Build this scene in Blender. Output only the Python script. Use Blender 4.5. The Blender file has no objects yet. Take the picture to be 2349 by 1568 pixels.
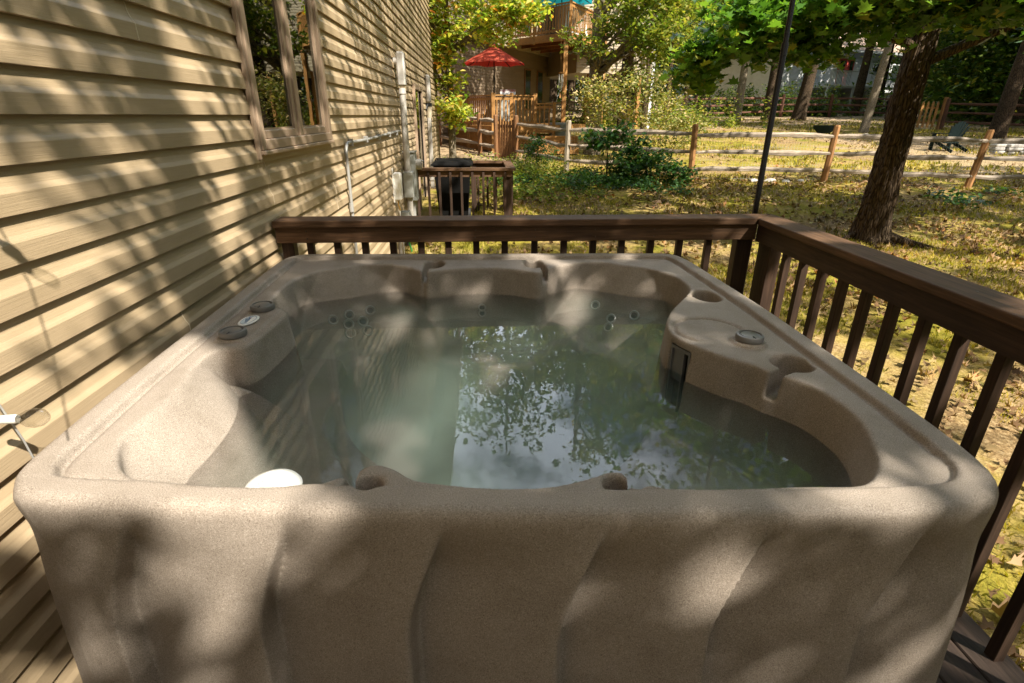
import bpy, math, random
import numpy as np
from mathutils import Vector
R = math.radians
rng = np.random.default_rng(7); random.seed(7)
scn = bpy.context.scene
COL = scn.collection
# ------------------------------------------------------------------ world, sun, camera
SUNH = np.array([.65, -.76]); SUNH /= np.linalg.norm(SUNH)
EL = R(46)
S = np.array([SUNH[0]*math.cos(EL), SUNH[1]*math.cos(EL), math.sin(EL)])      # towards the sun
w = bpy.data.worlds.new("World"); scn.world = w; w.use_nodes = True
nt = w.node_tree
sky = nt.nodes.new('ShaderNodeTexSky'); sky.sky_type = 'NISHITA'; sky.sun_disc = False
sky.sun_elevation = EL; sky.sun_rotation = math.atan2(S[0], S[1]); sky.dust_density = 2.5; sky.ozone_density = .6
tcw = nt.nodes.new('ShaderNodeTexCoord'); sxyz = nt.nodes.new('ShaderNodeSeparateXYZ'); nt.links.new(tcw.outputs['Generated'], sxyz.inputs[0])
cn = nt.nodes.new('ShaderNodeTexNoise'); cn.inputs['Scale'].default_value = 3.2; cn.inputs['Detail'].default_value = 7; cn.inputs['Roughness'].default_value = .6; nt.links.new(tcw.outputs['Generated'], cn.inputs['Vector'])
def wmap(sock, a, b):
    m_ = nt.nodes.new('ShaderNodeMapRange'); m_.interpolation_type = 'SMOOTHSTEP'; m_.inputs['From Min'].default_value = a; m_.inputs['From Max'].default_value = b; nt.links.new(sock, m_.inputs['Value']); return m_.outputs[0]
mm = nt.nodes.new('ShaderNodeMath'); mm.operation = 'MULTIPLY'; nt.links.new(wmap(cn.outputs[0], .42, .56), mm.inputs[0]); nt.links.new(wmap(sxyz.outputs['Y'], .25, .6), mm.inputs[1])
m2 = nt.nodes.new('ShaderNodeMath'); m2.operation = 'MULTIPLY'; nt.links.new(mm.outputs[0], m2.inputs[0]); nt.links.new(wmap(sxyz.outputs['Z'], .16, .34), m2.inputs[1]); mm = m2
cm = nt.nodes.new('ShaderNodeMix'); cm.data_type = 'RGBA'; nt.links.new(mm.outputs[0], cm.inputs[0]); nt.links.new(sky.outputs[0], cm.inputs[6]); cm.inputs[7].default_value = (19, 21, 25, 1)
nt.links.new(cm.outputs[2], nt.nodes['Background'].inputs[0]); nt.nodes['Background'].inputs[1].default_value = .085
L = bpy.data.lights.new('sun', 'SUN'); L.energy = 5.0; L.angle = R(.5); L.color = (1, .93, .80)
lo = bpy.data.objects.new('sun', L); COL.objects.link(lo); lo.rotation_euler = Vector(S).to_track_quat('Z', 'Y').to_euler()
F_D, PIT, YAW, ROL, CAMZ = 1224.0, .4008467, .0519463, -.003465, 1.597
cam = bpy.data.cameras.new('camera'); co = bpy.data.objects.new('camera', cam); COL.objects.link(co)
cam.sensor_width = 36; cam.lens = 36*F_D/2349; cam.clip_end = 400; cam.clip_start = .02
co.location = (0, 0, CAMZ)
co.rotation_mode = 'XYZ'; co.rotation_euler = (math.pi/2-PIT, 0, -YAW)
from mathutils import Matrix
co.rotation_euler = (co.rotation_euler.to_matrix() @ Matrix.Rotation(-ROL, 3, 'Z')).to_euler()
cam.dof.use_dof = True; cam.dof.focus_distance = 5.0; cam.dof.aperture_fstop = 8.0
scn.camera = co
scn.view_settings.view_transform = 'Standard'; scn.view_settings.look = 'None'
scn.view_settings.exposure = 1.25; scn.view_settings.gamma = 1
scn.cycles.use_denoising = True
scn.cycles.max_bounces = 7; scn.cycles.diffuse_bounces = 3; scn.cycles.glossy_bounces = 3
scn.cycles.transmission_bounces = 5; scn.cycles.transparent_max_bounces = 12; scn.cycles.volume_bounces = 2
scn.cycles.sample_clamp_indirect = 6; scn.cycles.caustics_reflective = False; scn.cycles.caustics_refractive = False
# ------------------------------------------------------------------ tags
def tag(o, label=None, cat=None, group=None, kind=None):
    if label: o['label'] = label
    if cat: o['category'] = cat
    if group: o['group'] = group
    if kind: o['kind'] = kind
    return o
def empty(name, loc, label, cat, group=None, rz=0):
    o = bpy.data.objects.new(name, None); COL.objects.link(o); o.location = loc; o.rotation_euler = (0, 0, rz)
    o.empty_display_size = .1
    return tag(o, label, cat, group)
def copytree(o, parent=None):
    c = o.copy(); COL.objects.link(c); c.parent = parent
    for ch in o.children: copytree(ch, c)
    return c
# ------------------------------------------------------------------ mesh helpers
def npmesh(name, V, faces, mat=None, parent=None, smooth=False, counts=None):
    """V (n,3); faces: (m,k) array, or flat index array with counts"""
    V = np.asarray(V, np.float32); me = bpy.data.meshes.new(name)
    me.vertices.add(len(V)); me.vertices.foreach_set('co', V.ravel())
    faces = np.asarray(faces, np.int32)
    if counts is None:
        counts = np.full(len(faces), faces.shape[1], np.int32)
    flat = faces.ravel(); counts = np.asarray(counts, np.int32)
    me.loops.add(len(flat)); me.loops.foreach_set('vertex_index', flat)
    me.polygons.add(len(counts)); st = np.concatenate([[0], np.cumsum(counts)[:-1]]).astype(np.int32)
    me.polygons.foreach_set('loop_start', st); me.polygons.foreach_set('loop_total', counts)
    if smooth: me.polygons.foreach_set('use_smooth', np.ones(len(counts), bool))
    me.update(calc_edges=True); me.validate()
    if mat: me.materials.append(mat)
    o = bpy.data.objects.new(name, me); COL.objects.link(o)
    if parent: o.parent = parent
    return o
class MB:
    def __init__(s): s.V = []; s.F = []; s.n = 0
    def add(s, V, F):
        V = [tuple(map(float, v)) for v in V]
        s.F += [tuple(i+s.n for i in f) for f in F]; s.V += V; s.n += len(V); return s
    def hexa(s, P):      # 8 points: bottom 4 ccw, top 4 ccw
        return s.add(P, [(3,2,1,0),(4,5,6,7),(0,1,5,4),(1,2,6,5),(2,3,7,6),(3,0,4,7)])
    def box(s, x0, x1, y0, y1, z0, z1, b=0):
        if b <= 0:
            return s.hexa([(x0,y0,z0),(x1,y0,z0),(x1,y1,z0),(x0,y1,z0),(x0,y0,z1),(x1,y0,z1),(x1,y1,z1),(x0,y1,z1)])
        # chamfered box: 24 verts
        X=(x0,x1);Y=(y0,y1);Z=(z0,z1); V=[]; idx={}
        for i in (0,1):
            for j in (0,1):
                for k in (0,1):
                    sx=1-2*i; sy=1-2*j; sz=1-2*k
                    for a,(dx,dy,dz) in enumerate(((0,b,b),(b,0,b),(b,b,0))):
                        idx[i,j,k,a]=len(V); V.append((X[i]+sx*dx,Y[j]+sy*dy,Z[k]+sz*dz))
        Fc=[]
        for i in (0,1): Fc.append([idx[i,0,0,0],idx[i,1,0,0],idx[i,1,1,0],idx[i,0,1,0]][::(1 if i else -1)])
        for j in (0,1): Fc.append([idx[0,j,0,1],idx[1,j,0,1],idx[1,j,1,1],idx[0,j,1,1]][::(-1 if j else 1)])
        for k in (0,1): Fc.append([idx[0,0,k,2],idx[1,0,k,2],idx[1,1,k,2],idx[0,1,k,2]][::(1 if k else -1)])
        for j in (0,1):
            for k in (0,1): Fc.append([idx[0,j,k,1],idx[0,j,k,2],idx[1,j,k,2],idx[1,j,k,1]])
        for i in (0,1):
            for k in (0,1): Fc.append([idx[i,0,k,0],idx[i,0,k,2],idx[i,1,k,2],idx[i,1,k,0]])
        for i in (0,1):
            for j in (0,1): Fc.append([idx[i,j,0,0],idx[i,j,0,1],idx[i,j,1,1],idx[i,j,1,0]])
        for i in (0,1):
            for j in (0,1):
                for k in (0,1): Fc.append([idx[i,j,k,0],idx[i,j,k,1],idx[i,j,k,2]])
        return s.add(V, Fc)
    def bar(s, a, b, w, h, up=(0,0,1)):
        a=Vector(a); b=Vector(b); d=(b-a).normalized(); u=Vector(up)
        if abs(d.dot(u))>.98: u=Vector((1,0,0))
        x=d.cross(u).normalized()*w/2; z=x.cross(d).normalized()*h/2
        return s.hexa([a-x-z,a+x-z,b+x-z,b-x-z,a-x+z,a+x+z,b+x+z,b-x+z])
    def tube(s, pts, rad, n=12, cap=True):
        pts=[Vector(p) for p in pts]; k=len(pts)
        rad = rad if hasattr(rad,'__len__') else [rad]*k
        V=[]; Fc=[]; pu=None
        for i,p in enumerate(pts):
            d=(pts[min(i+1,k-1)]-pts[max(i-1,0)]).normalized()
            if pu is None:
                pu=Vector((1,0,0)) if abs(d.x)<.9 else Vector((0,1,0))
            u=(pu-d*pu.dot(d)).normalized(); v=d.cross(u); pu=u
            for j in range(n):
                a=2*math.pi*j/n; V.append(p+(u*math.cos(a)+v*math.sin(a))*rad[i])
        for i in range(k-1):
            for j in range(n):
                q=(j+1)%n; Fc.append((i*n+j,i*n+q,(i+1)*n+q,(i+1)*n+j))
        if cap: Fc.append(tuple(range(n-1,-1,-1))); Fc.append(tuple(range((k-1)*n,k*n)))
        return s.add(V,Fc)
    def lathe(s, prof, c=(0,0,0), n=24, sy=1, rz=0):
        V=[];Fc=[];k=len(prof)
        for r,z in prof:
            for j in range(n):
                a=2*math.pi*j/n; x=r*math.cos(a); y=r*math.sin(a)*sy
                V.append((c[0]+x*math.cos(rz)-y*math.sin(rz),c[1]+x*math.sin(rz)+y*math.cos(rz),c[2]+z))
        for i in range(k-1):
            for j in range(n):
                q=(j+1)%n; Fc.append((i*n+j,i*n+q,(i+1)*n+q,(i+1)*n+j))
        Fc.append(tuple(range(n-1,-1,-1))); Fc.append(tuple(range((k-1)*n,k*n)))
        return s.add(V,Fc)
    def build(s, name, mat, parent=None, smooth=False):
        me=bpy.data.meshes.new(name); me.from_pydata(s.V,[],s.F); me.validate()
        if mat: me.materials.append(mat)
        if smooth:
            for p in me.polygons: p.use_smooth=True
            try: me.set_sharp_from_angle(angle=R(38))
            except Exception: pass
        o=bpy.data.objects.new(name,me); COL.objects.link(o)
        if parent:
            o.parent=parent; o.matrix_parent_inverse=Matrix.LocRotScale(parent.location,parent.rotation_euler,None).inverted() if s.__dict__.get('world',True) else Matrix()
        return o
    def local(s): s.world=False; return s
# NB: parts are given in world coordinates unless .local() is called
def noise2(x, y, sc, seed=0):
    """value noise 0..1"""
    r=np.random.default_rng(seed).random((256,256)); x=np.asarray(x)*sc+500; y=np.asarray(y)*sc+500
    xi=np.floor(x).astype(int); yi=np.floor(y).astype(int); fx=x-xi; fy=y-yi
    fx=fx*fx*(3-2*fx); fy=fy*fy*(3-2*fy); g=lambda i,j:r[i%256,j%256]
    return (g(xi,yi)*(1-fx)+g(xi+1,yi)*fx)*(1-fy)+(g(xi,yi+1)*(1-fx)+g(xi+1,yi+1)*fx)*fy
GY=[-20,3,7,13.5,20,30,40,60,120,300]; GZ=[-.35,-.32,-.15,.2,.5,1.1,1.62,2.2,4,9]
def gz(x, y):
    y=np.asarray(y,float); x=np.asarray(x,float)
    return sum(np.interp(y+d,GY,GZ) for d in (-1,-.5,0,.5,1))/5+(noise2(x,y,.25,3)-.5)*.06+(noise2(x,y,.9,4)-.5)*.02
def g1(x,y): return float(gz(x,y))
# ------------------------------------------------------------------ materials
def mat(name, col=(.5,.5,.5), rough=.6, spec=.5, metal=0):
    m=bpy.data.materials.new(name); m.use_nodes=True; b=m.node_tree.nodes['Principled BSDF']
    b.inputs['Base Color'].default_value=(*col,1); b.inputs['Roughness'].default_value=rough
    b.inputs['Specular IOR Level'].default_value=spec; b.inputs['Metallic'].default_value=metal
    return m
class N:
    def __init__(s,m): s.m=m; s.t=m.node_tree; s.b=s.t.nodes.get('Principled BSDF')
    def new(s,t,**k):
        n=s.t.nodes.new(t)
        for a,v in k.items(): setattr(n,a,v)
        return n
    def ln(s,a,b): s.t.links.new(a,b)
    def coord(s,scale=(1,1,1),rot=(0,0,0),kind='Object'):
        tc=s.new('ShaderNodeTexCoord'); mp=s.new('ShaderNodeMapping'); mp.inputs['Scale'].default_value=scale; mp.inputs['Rotation'].default_value=rot
        s.ln(tc.outputs[kind],mp.inputs[0]); return mp.outputs[0]
    def pos(s,scale=(1,1,1),rot=(0,0,0)):
        g=s.new('ShaderNodeNewGeometry'); mp=s.new('ShaderNodeMapping'); mp.inputs['Scale'].default_value=scale; mp.inputs['Rotation'].default_value=rot
        s.ln(g.outputs['Position'],mp.inputs[0]); return mp.outputs[0]
    def noise(s,v,scale,detail=4,rough=.55,dist=0):
        n=s.new('ShaderNodeTexNoise'); n.inputs['Scale'].default_value=scale; n.inputs['Detail'].default_value=detail
        n.inputs['Roughness'].default_value=rough; n.inputs['Distortion'].default_value=dist; s.ln(v,n.inputs['Vector']); return n.outputs[0]
    def ramp(s,f,stops,interp='LINEAR'):
        r=s.new('ShaderNodeValToRGB'); r.color_ramp.interpolation=interp; e=r.color_ramp.elements
        while len(e)<len(stops): e.new(.5)
        for el,(p,c) in zip(e,stops): el.position=p; el.color=(*c,1) if len(c)==3 else c
        s.ln(f,r.inputs[0]); return r.outputs[0]
    def mix(s,a,b,f,blend='MIX'):
        m=s.new('ShaderNodeMix',data_type='RGBA',blend_type=blend)
        for sock,v in ((m.inputs[6],a),(m.inputs[7],b),(m.inputs[0],f)):
            if isinstance(v,(int,float)): sock.default_value=v
            elif isinstance(v,tuple): sock.default_value=(*v,1)
            else: s.ln(v,sock)
        return m.outputs[2]
    def bump(s,h,strength=.3,dist=.01,prev=None):
        b=s.new('ShaderNodeBump'); b.inputs['Strength'].default_value=strength; b.inputs['Distance'].default_value=dist; s.ln(h,b.inputs['Height'])
        if prev is not None: s.ln(prev,b.inputs['Normal'])
        return b.outputs[0]
    def base(s,c): s.ln(c,s.b.inputs['Base Color'])
    def nrm(s,c): s.ln(c,s.b.inputs['Normal'])
def wood(name, c1, c2, scale=6, axis=0, rough=.65, bump=.25, weather=None):
    """grain stretched along the object's axis"""
    m=mat(name,c1,rough,.3); n=N(m); sc=[14,14,14]; sc[axis]=.9
    v=n.pos(tuple(sc)); f=n.noise(v,scale,6,.62,.6); c=n.ramp(f,[(.28,tuple(q*.8 for q in c2)),(.5,tuple((q+r_)/2 for q,r_ in zip(c1,c2))),(.66,tuple(q*1.12 for q in c1))])
    f2=n.noise(n.pos((1,1,1)),1.7,3); c=n.mix(c,n.ramp(f2,[(.35,(.62,.62,.62)),(.65,(1.15,1.1,1.05))]),.8,'MULTIPLY')
    n.base(c); n.nrm(n.bump(f,bump,.004)); return m
M={}
# tub plastic
def tubmat():
    m=mat('rotomoulded_stone_plastic',(.3,.24,.18),.62,.22); n=N(m); v=n.pos()
    f=n.noise(v,460,2,.65); c=n.ramp(f,[(.33,(.15,.115,.086)),(.45,(.285,.239,.200)),(.56,(.318,.270,.228)),(.69,(.49,.43,.37))])
    g=n.noise(v,5,6,.7); c=n.mix(c,n.ramp(g,[(.33,(.84,.83,.81)),(.5,(1,1,1)),(.68,(1.10,1.10,1.10))]),1.0,'MULTIPLY')
    sc_=n.noise(n.pos((3,1,9)),14,5,.75); c=n.mix(c,(.60,.57,.53),n.ramp(sc_,[(.70,(0,0,0)),(.76,(.45,.45,.45))]))
    n.base(c); n.nrm(n.bump(f,.22,.0009,n.bump(n.noise(v,9,3),.10,.006)))
    return m
M['tub']=tubmat()
M['gray_plastic']=mat('gray_valve_plastic',(.155,.15,.145),.38,.5)
M['dark_plastic']=mat('dark_plastic',(.02,.022,.024),.45,.4)
M['jet']=mat('jet_ring_chrome',(.42,.42,.40),.3,.6,.5)
M['white']=mat('white_plastic',(.80,.80,.78),.35,.5)
M['badge_blue']=mat('badge_blue_print',(.12,.20,.36),.4)
M['badge_pale']=mat('badge_pale_blue_print',(.50,.60,.68),.4)
M['badge_red']=mat('badge_red_print',(.45,.05,.05),.4)
M['black']=mat('black_painted_metal',(.006,.006,.007),.22,.35)
M['trim']=mat('tan_window_vinyl',(.35,.255,.18),.45,.35)
M['pale_trim']=mat('pale_sash',(.55,.55,.52),.4)
M['blue_trim']=mat('blue_sash_edge',(.25,.38,.48),.4)
M['dark_in']=mat('dark_interior',(.015,.013,.010),.9,.1)
M['blind']=mat('pale_green_blind',(.30,.38,.33),.7)
M['pvc']=mat('weathered_pvc',(.43,.41,.385),.45,.4)
M['steel']=mat('galvanised_conduit',(.34,.335,.32),.42,.5,.25)
M['meterbox']=mat('meter_box_grey',(.33,.34,.32),.5,.4)
M['greenhose']=mat('green_hose',(.03,.22,.05),.5)
M['binlid']=mat('bin_black_plastic',(.006,.006,.006),.85,.1)
M['white_paint']=mat('white_house_paint',(.72,.74,.75),.6)
M['red_paint']=mat('red_door_paint',(.42,.06,.05),.5)
M['car_red']=mat('red_car_paint',(.45,.03,.03),.3,.6)
M['rubber']=mat('rubber',(.02,.02,.02),.8)
M['wire']=mat('galvanised_wire',(.62,.62,.58),.45,.5,.3)
M['rock']=mat('pale_rock',(.42,.40,.37),.8)
M['chair']=mat('dark_teal_resin',(.008,.018,.02),.85,.15)
for k in ('pvc','meterbox','white','binlid'):
    n=N(M[k]); c0=tuple(n.b.inputs['Base Color'].default_value)[:3]
    n.base(n.mix(c0,n.ramp(n.noise(n.pos(),7,5,.65),[(.3,(.72,.69,.64)),(.6,(1.05,1.05,1.05))]),1.0,'MULTIPLY'))
def siding(name,c,dirt=.8,axis=1):
    m=mat(name,c,.48,.35); n=N(m)
    sc=[3,3,3]; sc={1:[40,1.6,95],0:[1.6,40,95]}[axis]
    f=n.noise(n.pos(tuple(sc)),3.2,5,.62,.35)
    cc=n.mix(c,n.ramp(f,[(.3,(.93,.92,.90)),(.7,(1.05,1.05,1.05))]),1.0,'MULTIPLY')
    d=n.noise(n.pos((1,1,1.6)),1.6,5,.65); cc=n.mix(cc,n.ramp(d,[(.3,(.86,.85,.82)),(.6,(1.03,1.03,1.03))]),dirt,'MULTIPLY')
    n.base(cc); n.nrm(n.bump(f,.55,.0022,n.bump(n.noise(n.pos((1,.6,1)),2.2,2),.35,.03)))
    return m
M['siding']=siding('beige_vinyl_siding',(.405,.308,.197))
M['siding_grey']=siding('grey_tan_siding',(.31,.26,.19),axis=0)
M['siding_low']=siding('grey_tan_siding_shade_toned',(.20,.150,.105),axis=0)  # same siding as the upper storey, darkened to carry the deck's shade
M['siding_white']=siding('white_siding',(.68,.70,.72),axis=0)
M['rail_x']=wood('brown_stained_wood_across',(.15,.083,.044),(.078,.041,.021),5,0)
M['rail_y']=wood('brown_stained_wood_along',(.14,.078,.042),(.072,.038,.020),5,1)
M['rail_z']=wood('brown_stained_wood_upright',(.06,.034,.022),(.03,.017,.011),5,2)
M['rail_dark']=wood('shaded_brown_board',(.06,.034,.022),(.032,.018,.012),5,1)  # darker copy of the rail wood: shade of the sunless side in its colour
M['cedar_x']=wood('orange_cedar_across',(.47,.255,.085),(.30,.145,.045),5,0)
M['cedar_y']=wood('orange_cedar_along',(.47,.255,.085),(.30,.145,.045),5,1)
M['cedar_z']=wood('orange_cedar_upright',(.47,.255,.085),(.28,.13,.04),5,2)
M['picket_z']=wood('brown_picket_wood',(.26,.13,.055),(.14,.065,.028),5,2)
M['grey_rail']=wood('silver_weathered_rail',(.40,.345,.28),(.22,.17,.13),5,0,.8,.5)
M['post_z']=wood('orange_post_wood',(.40,.21,.085),(.24,.115,.045),5,2,.8,.5)
M['greypost_z']=wood('grey_post_wood',(.42,.37,.30),(.25,.2,.15),5,2,.8,.5)
M['darkrail_x']=wood('dark_red_rail',(.16,.075,.05),(.07,.035,.025),5,0,.8,.5)
M['deckfloor']=wood('deck_boards',(.06,.04,.03),(.03,.02,.015),5,1)  # board colour darkened to stand for the deep shade round the tub
def fabric(name,c,trans=(.8,.1,.05)):
    m=mat(name,c,.8,.1); n=N(m); t=n.new('ShaderNodeBsdfTranslucent'); t.inputs[0].default_value=(*trans,1)
    mx=n.new('ShaderNodeMixShader'); mx.inputs[0].default_value=.4
    n.ln(n.b.outputs[0],mx.inputs[1]); n.ln(t.outputs[0],mx.inputs[2]); n.ln(mx.outputs[0],n.t.nodes['Material Output'].inputs[0]); return m
M['redcloth']=fabric('red_canopy_cloth',(.50,.10,.06),(.75,.03,.03))
M['tealcloth']=fabric('teal_canopy_cloth',(.02,.25,.30),(.02,.30,.36))
def leafmat(name, stops, trans=.45, rough=.5, seedscale=1.0, gloss=.35):
    m=mat(name,(.1,.2,.05),rough,gloss); n=N(m); g=n.new('ShaderNodeNewGeometry')
    c=n.ramp(g.outputs['Random Per Island'],stops)
    big=n.noise(n.pos(),.8*seedscale,3); c=n.mix(c,n.ramp(big,[(.35,(.75,.85,.7)),(.65,(1.2,1.12,1.0))]),.8,'MULTIPLY')
    n.base(c); t=n.new('ShaderNodeBsdfTranslucent'); n.ln(n.mix(c,(1.5,1.55,.55),1.0,'MULTIPLY'),t.inputs[0])
    mx=n.new('ShaderNodeMixShader'); mx.inputs[0].default_value=trans
    n.ln(n.b.outputs[0],mx.inputs[1]); n.ln(t.outputs[0],mx.inputs[2]); n.ln(mx.outputs[0],n.t.nodes['Material Output'].inputs[0]); return m
M['leaf_oak']=leafmat('oak_leaf',[(0,(.055,.125,.03)),(.5,(.095,.205,.04)),(.85,(.17,.29,.06)),(1,(.34,.33,.08))],.45,.30)
M['leaf_maple']=leafmat('maple_leaf_turning',[(0,(.13,.24,.04)),(.40,(.34,.42,.09)),(.80,(.58,.56,.18)),(.93,(.66,.42,.12)),(1,(.62,.20,.05))],.5)
M['leaf_light']=leafmat('light_leaf',[(0,(.09,.15,.03)),(.55,(.20,.25,.05)),(.85,(.33,.33,.09)),(1,(.45,.36,.14))],.5)
M['leaf_dry']=leafmat('dry_cream_leaf',[(0,(.10,.14,.035)),(.4,(.22,.24,.08)),(.72,(.38,.34,.17)),(1,(.56,.42,.28))],.4)
M['leaf_mid']=leafmat('woodland_leaf',[(0,(.04,.085,.018)),(.5,(.08,.14,.028)),(.85,(.16,.21,.045)),(1,(.32,.28,.07))],.45)
M['leaf_shrub']=leafmat('shrub_leaf',[(0,(.025,.07,.02)),(.6,(.045,.12,.03)),(1,(.12,.20,.05))],.35,.4)
M['leaf_litter']=leafmat('fallen_leaf',[(0,(.08,.042,.02)),(.35,(.20,.115,.055)),(.62,(.32,.21,.12)),(.86,(.40,.30,.14)),(.95,(.36,.14,.05)),(1,(.18,.20,.06))],.15,.7)
M['grass']=leafmat('grass_blade',[(0,(.15,.15,.02)),(.5,(.30,.26,.04)),(.85,(.48,.38,.09)),(1,(.55,.42,.18))],.4,.6)
def bark(name,c1,c2,sc=1.0,gap=.5):
    m=mat(name,c1,.9,.1); n=N(m)
    v=n.pos((17*sc,17*sc,4.2*sc)); vo=n.new('ShaderNodeTexVoronoi'); vo.feature='DISTANCE_TO_EDGE'; vo.inputs['Scale'].default_value=2.2
    di=n.mix(v,n.noise(v,1.3,3),.25); n.ln(di,vo.inputs['Vector'])
    f=n.noise(n.pos((14*sc,14*sc,4*sc)),3,6,.65)
    r=n.ramp(vo.outputs['Distance'],[(0,(0,0,0)),(.28,(1,1,1))]); h=n.mix(r,f,.45)
    n.base(n.mix(n.ramp(h,[(.18,c2),(.6,c1)]),n.ramp(n.noise(n.pos(),2.1,3),[(.35,(.8,.82,.78)),(.65,(1.15,1.1,1.05))]),.8,'MULTIPLY')); n.nrm(n.bump(h,1.0,.03/sc)); return m
M['bark_dark']=bark('dark_ridged_bark',(.105,.075,.05),(.018,.012,.009))
M['bark_grey']=bark('grey_bark',(.30,.255,.19),(.12,.095,.07),1.4)
def glassmat():
    m=bpy.data.materials.new('window_glass'); m.use_nodes=True; n=N(m); n.t.nodes.remove(n.b)
    g=n.new('ShaderNodeBsdfGlossy'); g.inputs['Roughness'].default_value=0; g.inputs[0].default_value=(.9,.95,.9,1)
    t=n.new('ShaderNodeBsdfTransparent'); t.inputs[0].default_value=(.6,.68,.62,1)
    f=n.new('ShaderNodeFresnel'); f.inputs[0].default_value=1.9
    b=n.bump(n.noise(n.pos((1,1,5)),1.5,2),.10,.004); n.ln(b,g.inputs['Normal'])
    mx=n.new('ShaderNodeMixShader'); n.ln(f.outputs[0],mx.inputs[0]); n.ln(t.outputs[0],mx.inputs[1]); n.ln(g.outputs[0],mx.inputs[2])
    n.ln(mx.outputs[0],n.t.nodes['Material Output'].inputs[0]); return m
M['glass']=glassmat()
def bulbmat():
    m=bpy.data.materials.new('clear_bulb_glass'); m.use_nodes=True; n=N(m); n.t.nodes.remove(n.b)
    g=n.new('ShaderNodeBsdfGlossy'); g.inputs['Roughness'].default_value=.04
    t=n.new('ShaderNodeBsdfTransparent'); t.inputs[0].default_value=(.88,.88,.86,1)
    f=n.new('ShaderNodeLayerWeight'); f.inputs[0].default_value=.25
    fm=n.new('ShaderNodeMath',operation='MULTIPLY'); fm.inputs[1].default_value=.6; n.ln(f.outputs['Facing'],fm.inputs[0])
    mx=n.new('ShaderNodeMixShader'); n.ln(fm.outputs[0],mx.inputs[0]); n.ln(t.outputs[0],mx.inputs[1]); n.ln(g.outputs[0],mx.inputs[2])
    n.ln(mx.outputs[0],n.t.nodes['Material Output'].inputs[0]); return m
M['bulb']=bulbmat()
def watermat():
    m=bpy.data.materials.new('murky_tub_water'); m.use_nodes=True; n=N(m); n.t.nodes.remove(n.b)
    out=n.t.nodes['Material Output']
    g=n.new('ShaderNodeBsdfGlossy'); g.inputs['Roughness'].default_value=0
    t=n.new('ShaderNodeBsdfTransparent'); t.inputs[0].default_value=(1,1,1,1)
    v=n.pos(); b=n.bump(n.noise(v,30,1,.5,.3),.18,.0004,n.bump(n.noise(v,8,1),.25,.0014))
    n.ln(b,g.inputs['Normal']); f=n.new('ShaderNodeFresnel'); f.inputs[0].default_value=1.42; n.ln(b,f.inputs['Normal'])
    mx=n.new('ShaderNodeMixShader'); n.ln(f.outputs[0],mx.inputs[0]); n.ln(t.outputs[0],mx.inputs[1]); n.ln(g.outputs[0],mx.inputs[2]); n.ln(mx.outputs[0],out.inputs[0])
    vs=n.new('ShaderNodeVolumeScatter'); vs.inputs['Color'].default_value=(.74,.98,.84,1); vs.inputs['Density'].default_value=.85
    va=n.new('ShaderNodeVolumeAbsorption'); va.inputs['Color'].default_value=(.10,.80,.60,1); va.inputs['Density'].default_value=.26
    ad=n.new('ShaderNodeAddShader'); n.ln(vs.outputs[0],ad.inputs[0]); n.ln(va.outputs[0],ad.inputs[1]); n.ln(ad.outputs[0],out.inputs['Volume'])
    return m
M['water']=watermat()
def groundmat():
    m=mat('yard_moss_and_leaf_litter',(.2,.18,.05),.95,.1); n=N(m); v=n.pos()
    moss=n.ramp(n.noise(v,1.1,6,.7),[(.30,(.13,.14,.015)),(.48,(.26,.21,.035)),(.62,(.42,.31,.10))])
    litter=n.ramp(n.noise(v,28,4,.7),[(.3,(.10,.06,.03)),(.5,(.27,.18,.09)),(.7,(.46,.34,.2))])
    mask=n.ramp(n.noise(v,.55,5,.65),[(.44,(0,0,0)),(.60,(1,1,1))])
    fine=n.noise(v,60,4,.7)
    at=n.new('ShaderNodeAttribute'); at.attribute_name='dirt'
    dirt=n.ramp(n.noise(v,14,4,.7),[(.3,(.17,.11,.065)),(.5,(.36,.26,.17)),(.7,(.52,.42,.30))])
    c=n.mix(n.mix(moss,litter,mask),dirt,at.outputs['Fac']); c=n.mix(c,n.ramp(fine,[(.3,(.55,.55,.5)),(.7,(1.3,1.3,1.25))]),.9,'MULTIPLY')
    n.base(c); n.nrm(n.bump(fine,.6,.02,n.bump(n.noise(v,8,4),.6,.05))); return m
M['ground']=groundmat()
# ------------------------------------------------------------------ SDF helpers
def sdpoly(X, Y, P):
    P=np.asarray(P,float); d=np.full(X.shape,1e9); s=np.ones(X.shape)
    n=len(P)
    for i in range(n):
        a=P[i]; b=P[i-1]; e=b-a; wx=X-a[0]; wy=Y-a[1]
        t=np.clip((wx*e[0]+wy*e[1])/(e@e),0,1); bx=wx-e[0]*t; by=wy-e[1]*t
        d=np.minimum(d,bx*bx+by*by)
        c1=Y>=a[1]; c2=Y<b[1]; c3=e[0]*wy>e[1]*wx
        f=(c1&c2&c3)|(~c1&~c2&~c3); s=np.where(f,-s,s)
    return s*np.sqrt(d)
def catmull(P, k=6, closed=True):
    P=[np.array(p[:2],float) for p in P]; n=len(P); out=[]
    for i in range(n):
        p0,p1,p2,p3=P[i-1],P[i],P[(i+1)%n],P[(i+2)%n]
        for j in range(k):
            t=j/k; out.append(.5*((2*p1)+(-p0+p2)*t+(2*p0-5*p1+4*p2-p3)*t*t+(-p0+3*p1-3*p2+p3)*t**3))
    return np.array(out)
def smax(a,b,k): 
    h=np.clip(.5+.5*(a-b)/k,0,1); return b*(1-h)+a*h+k*h*(1-h)
def smin(a,b,k): return -smax(-a,-b,k)
def sstep(a,b,x): 
    t=np.clip((x-a)/(b-a),0,1); return t*t*(3-2*t)
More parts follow.
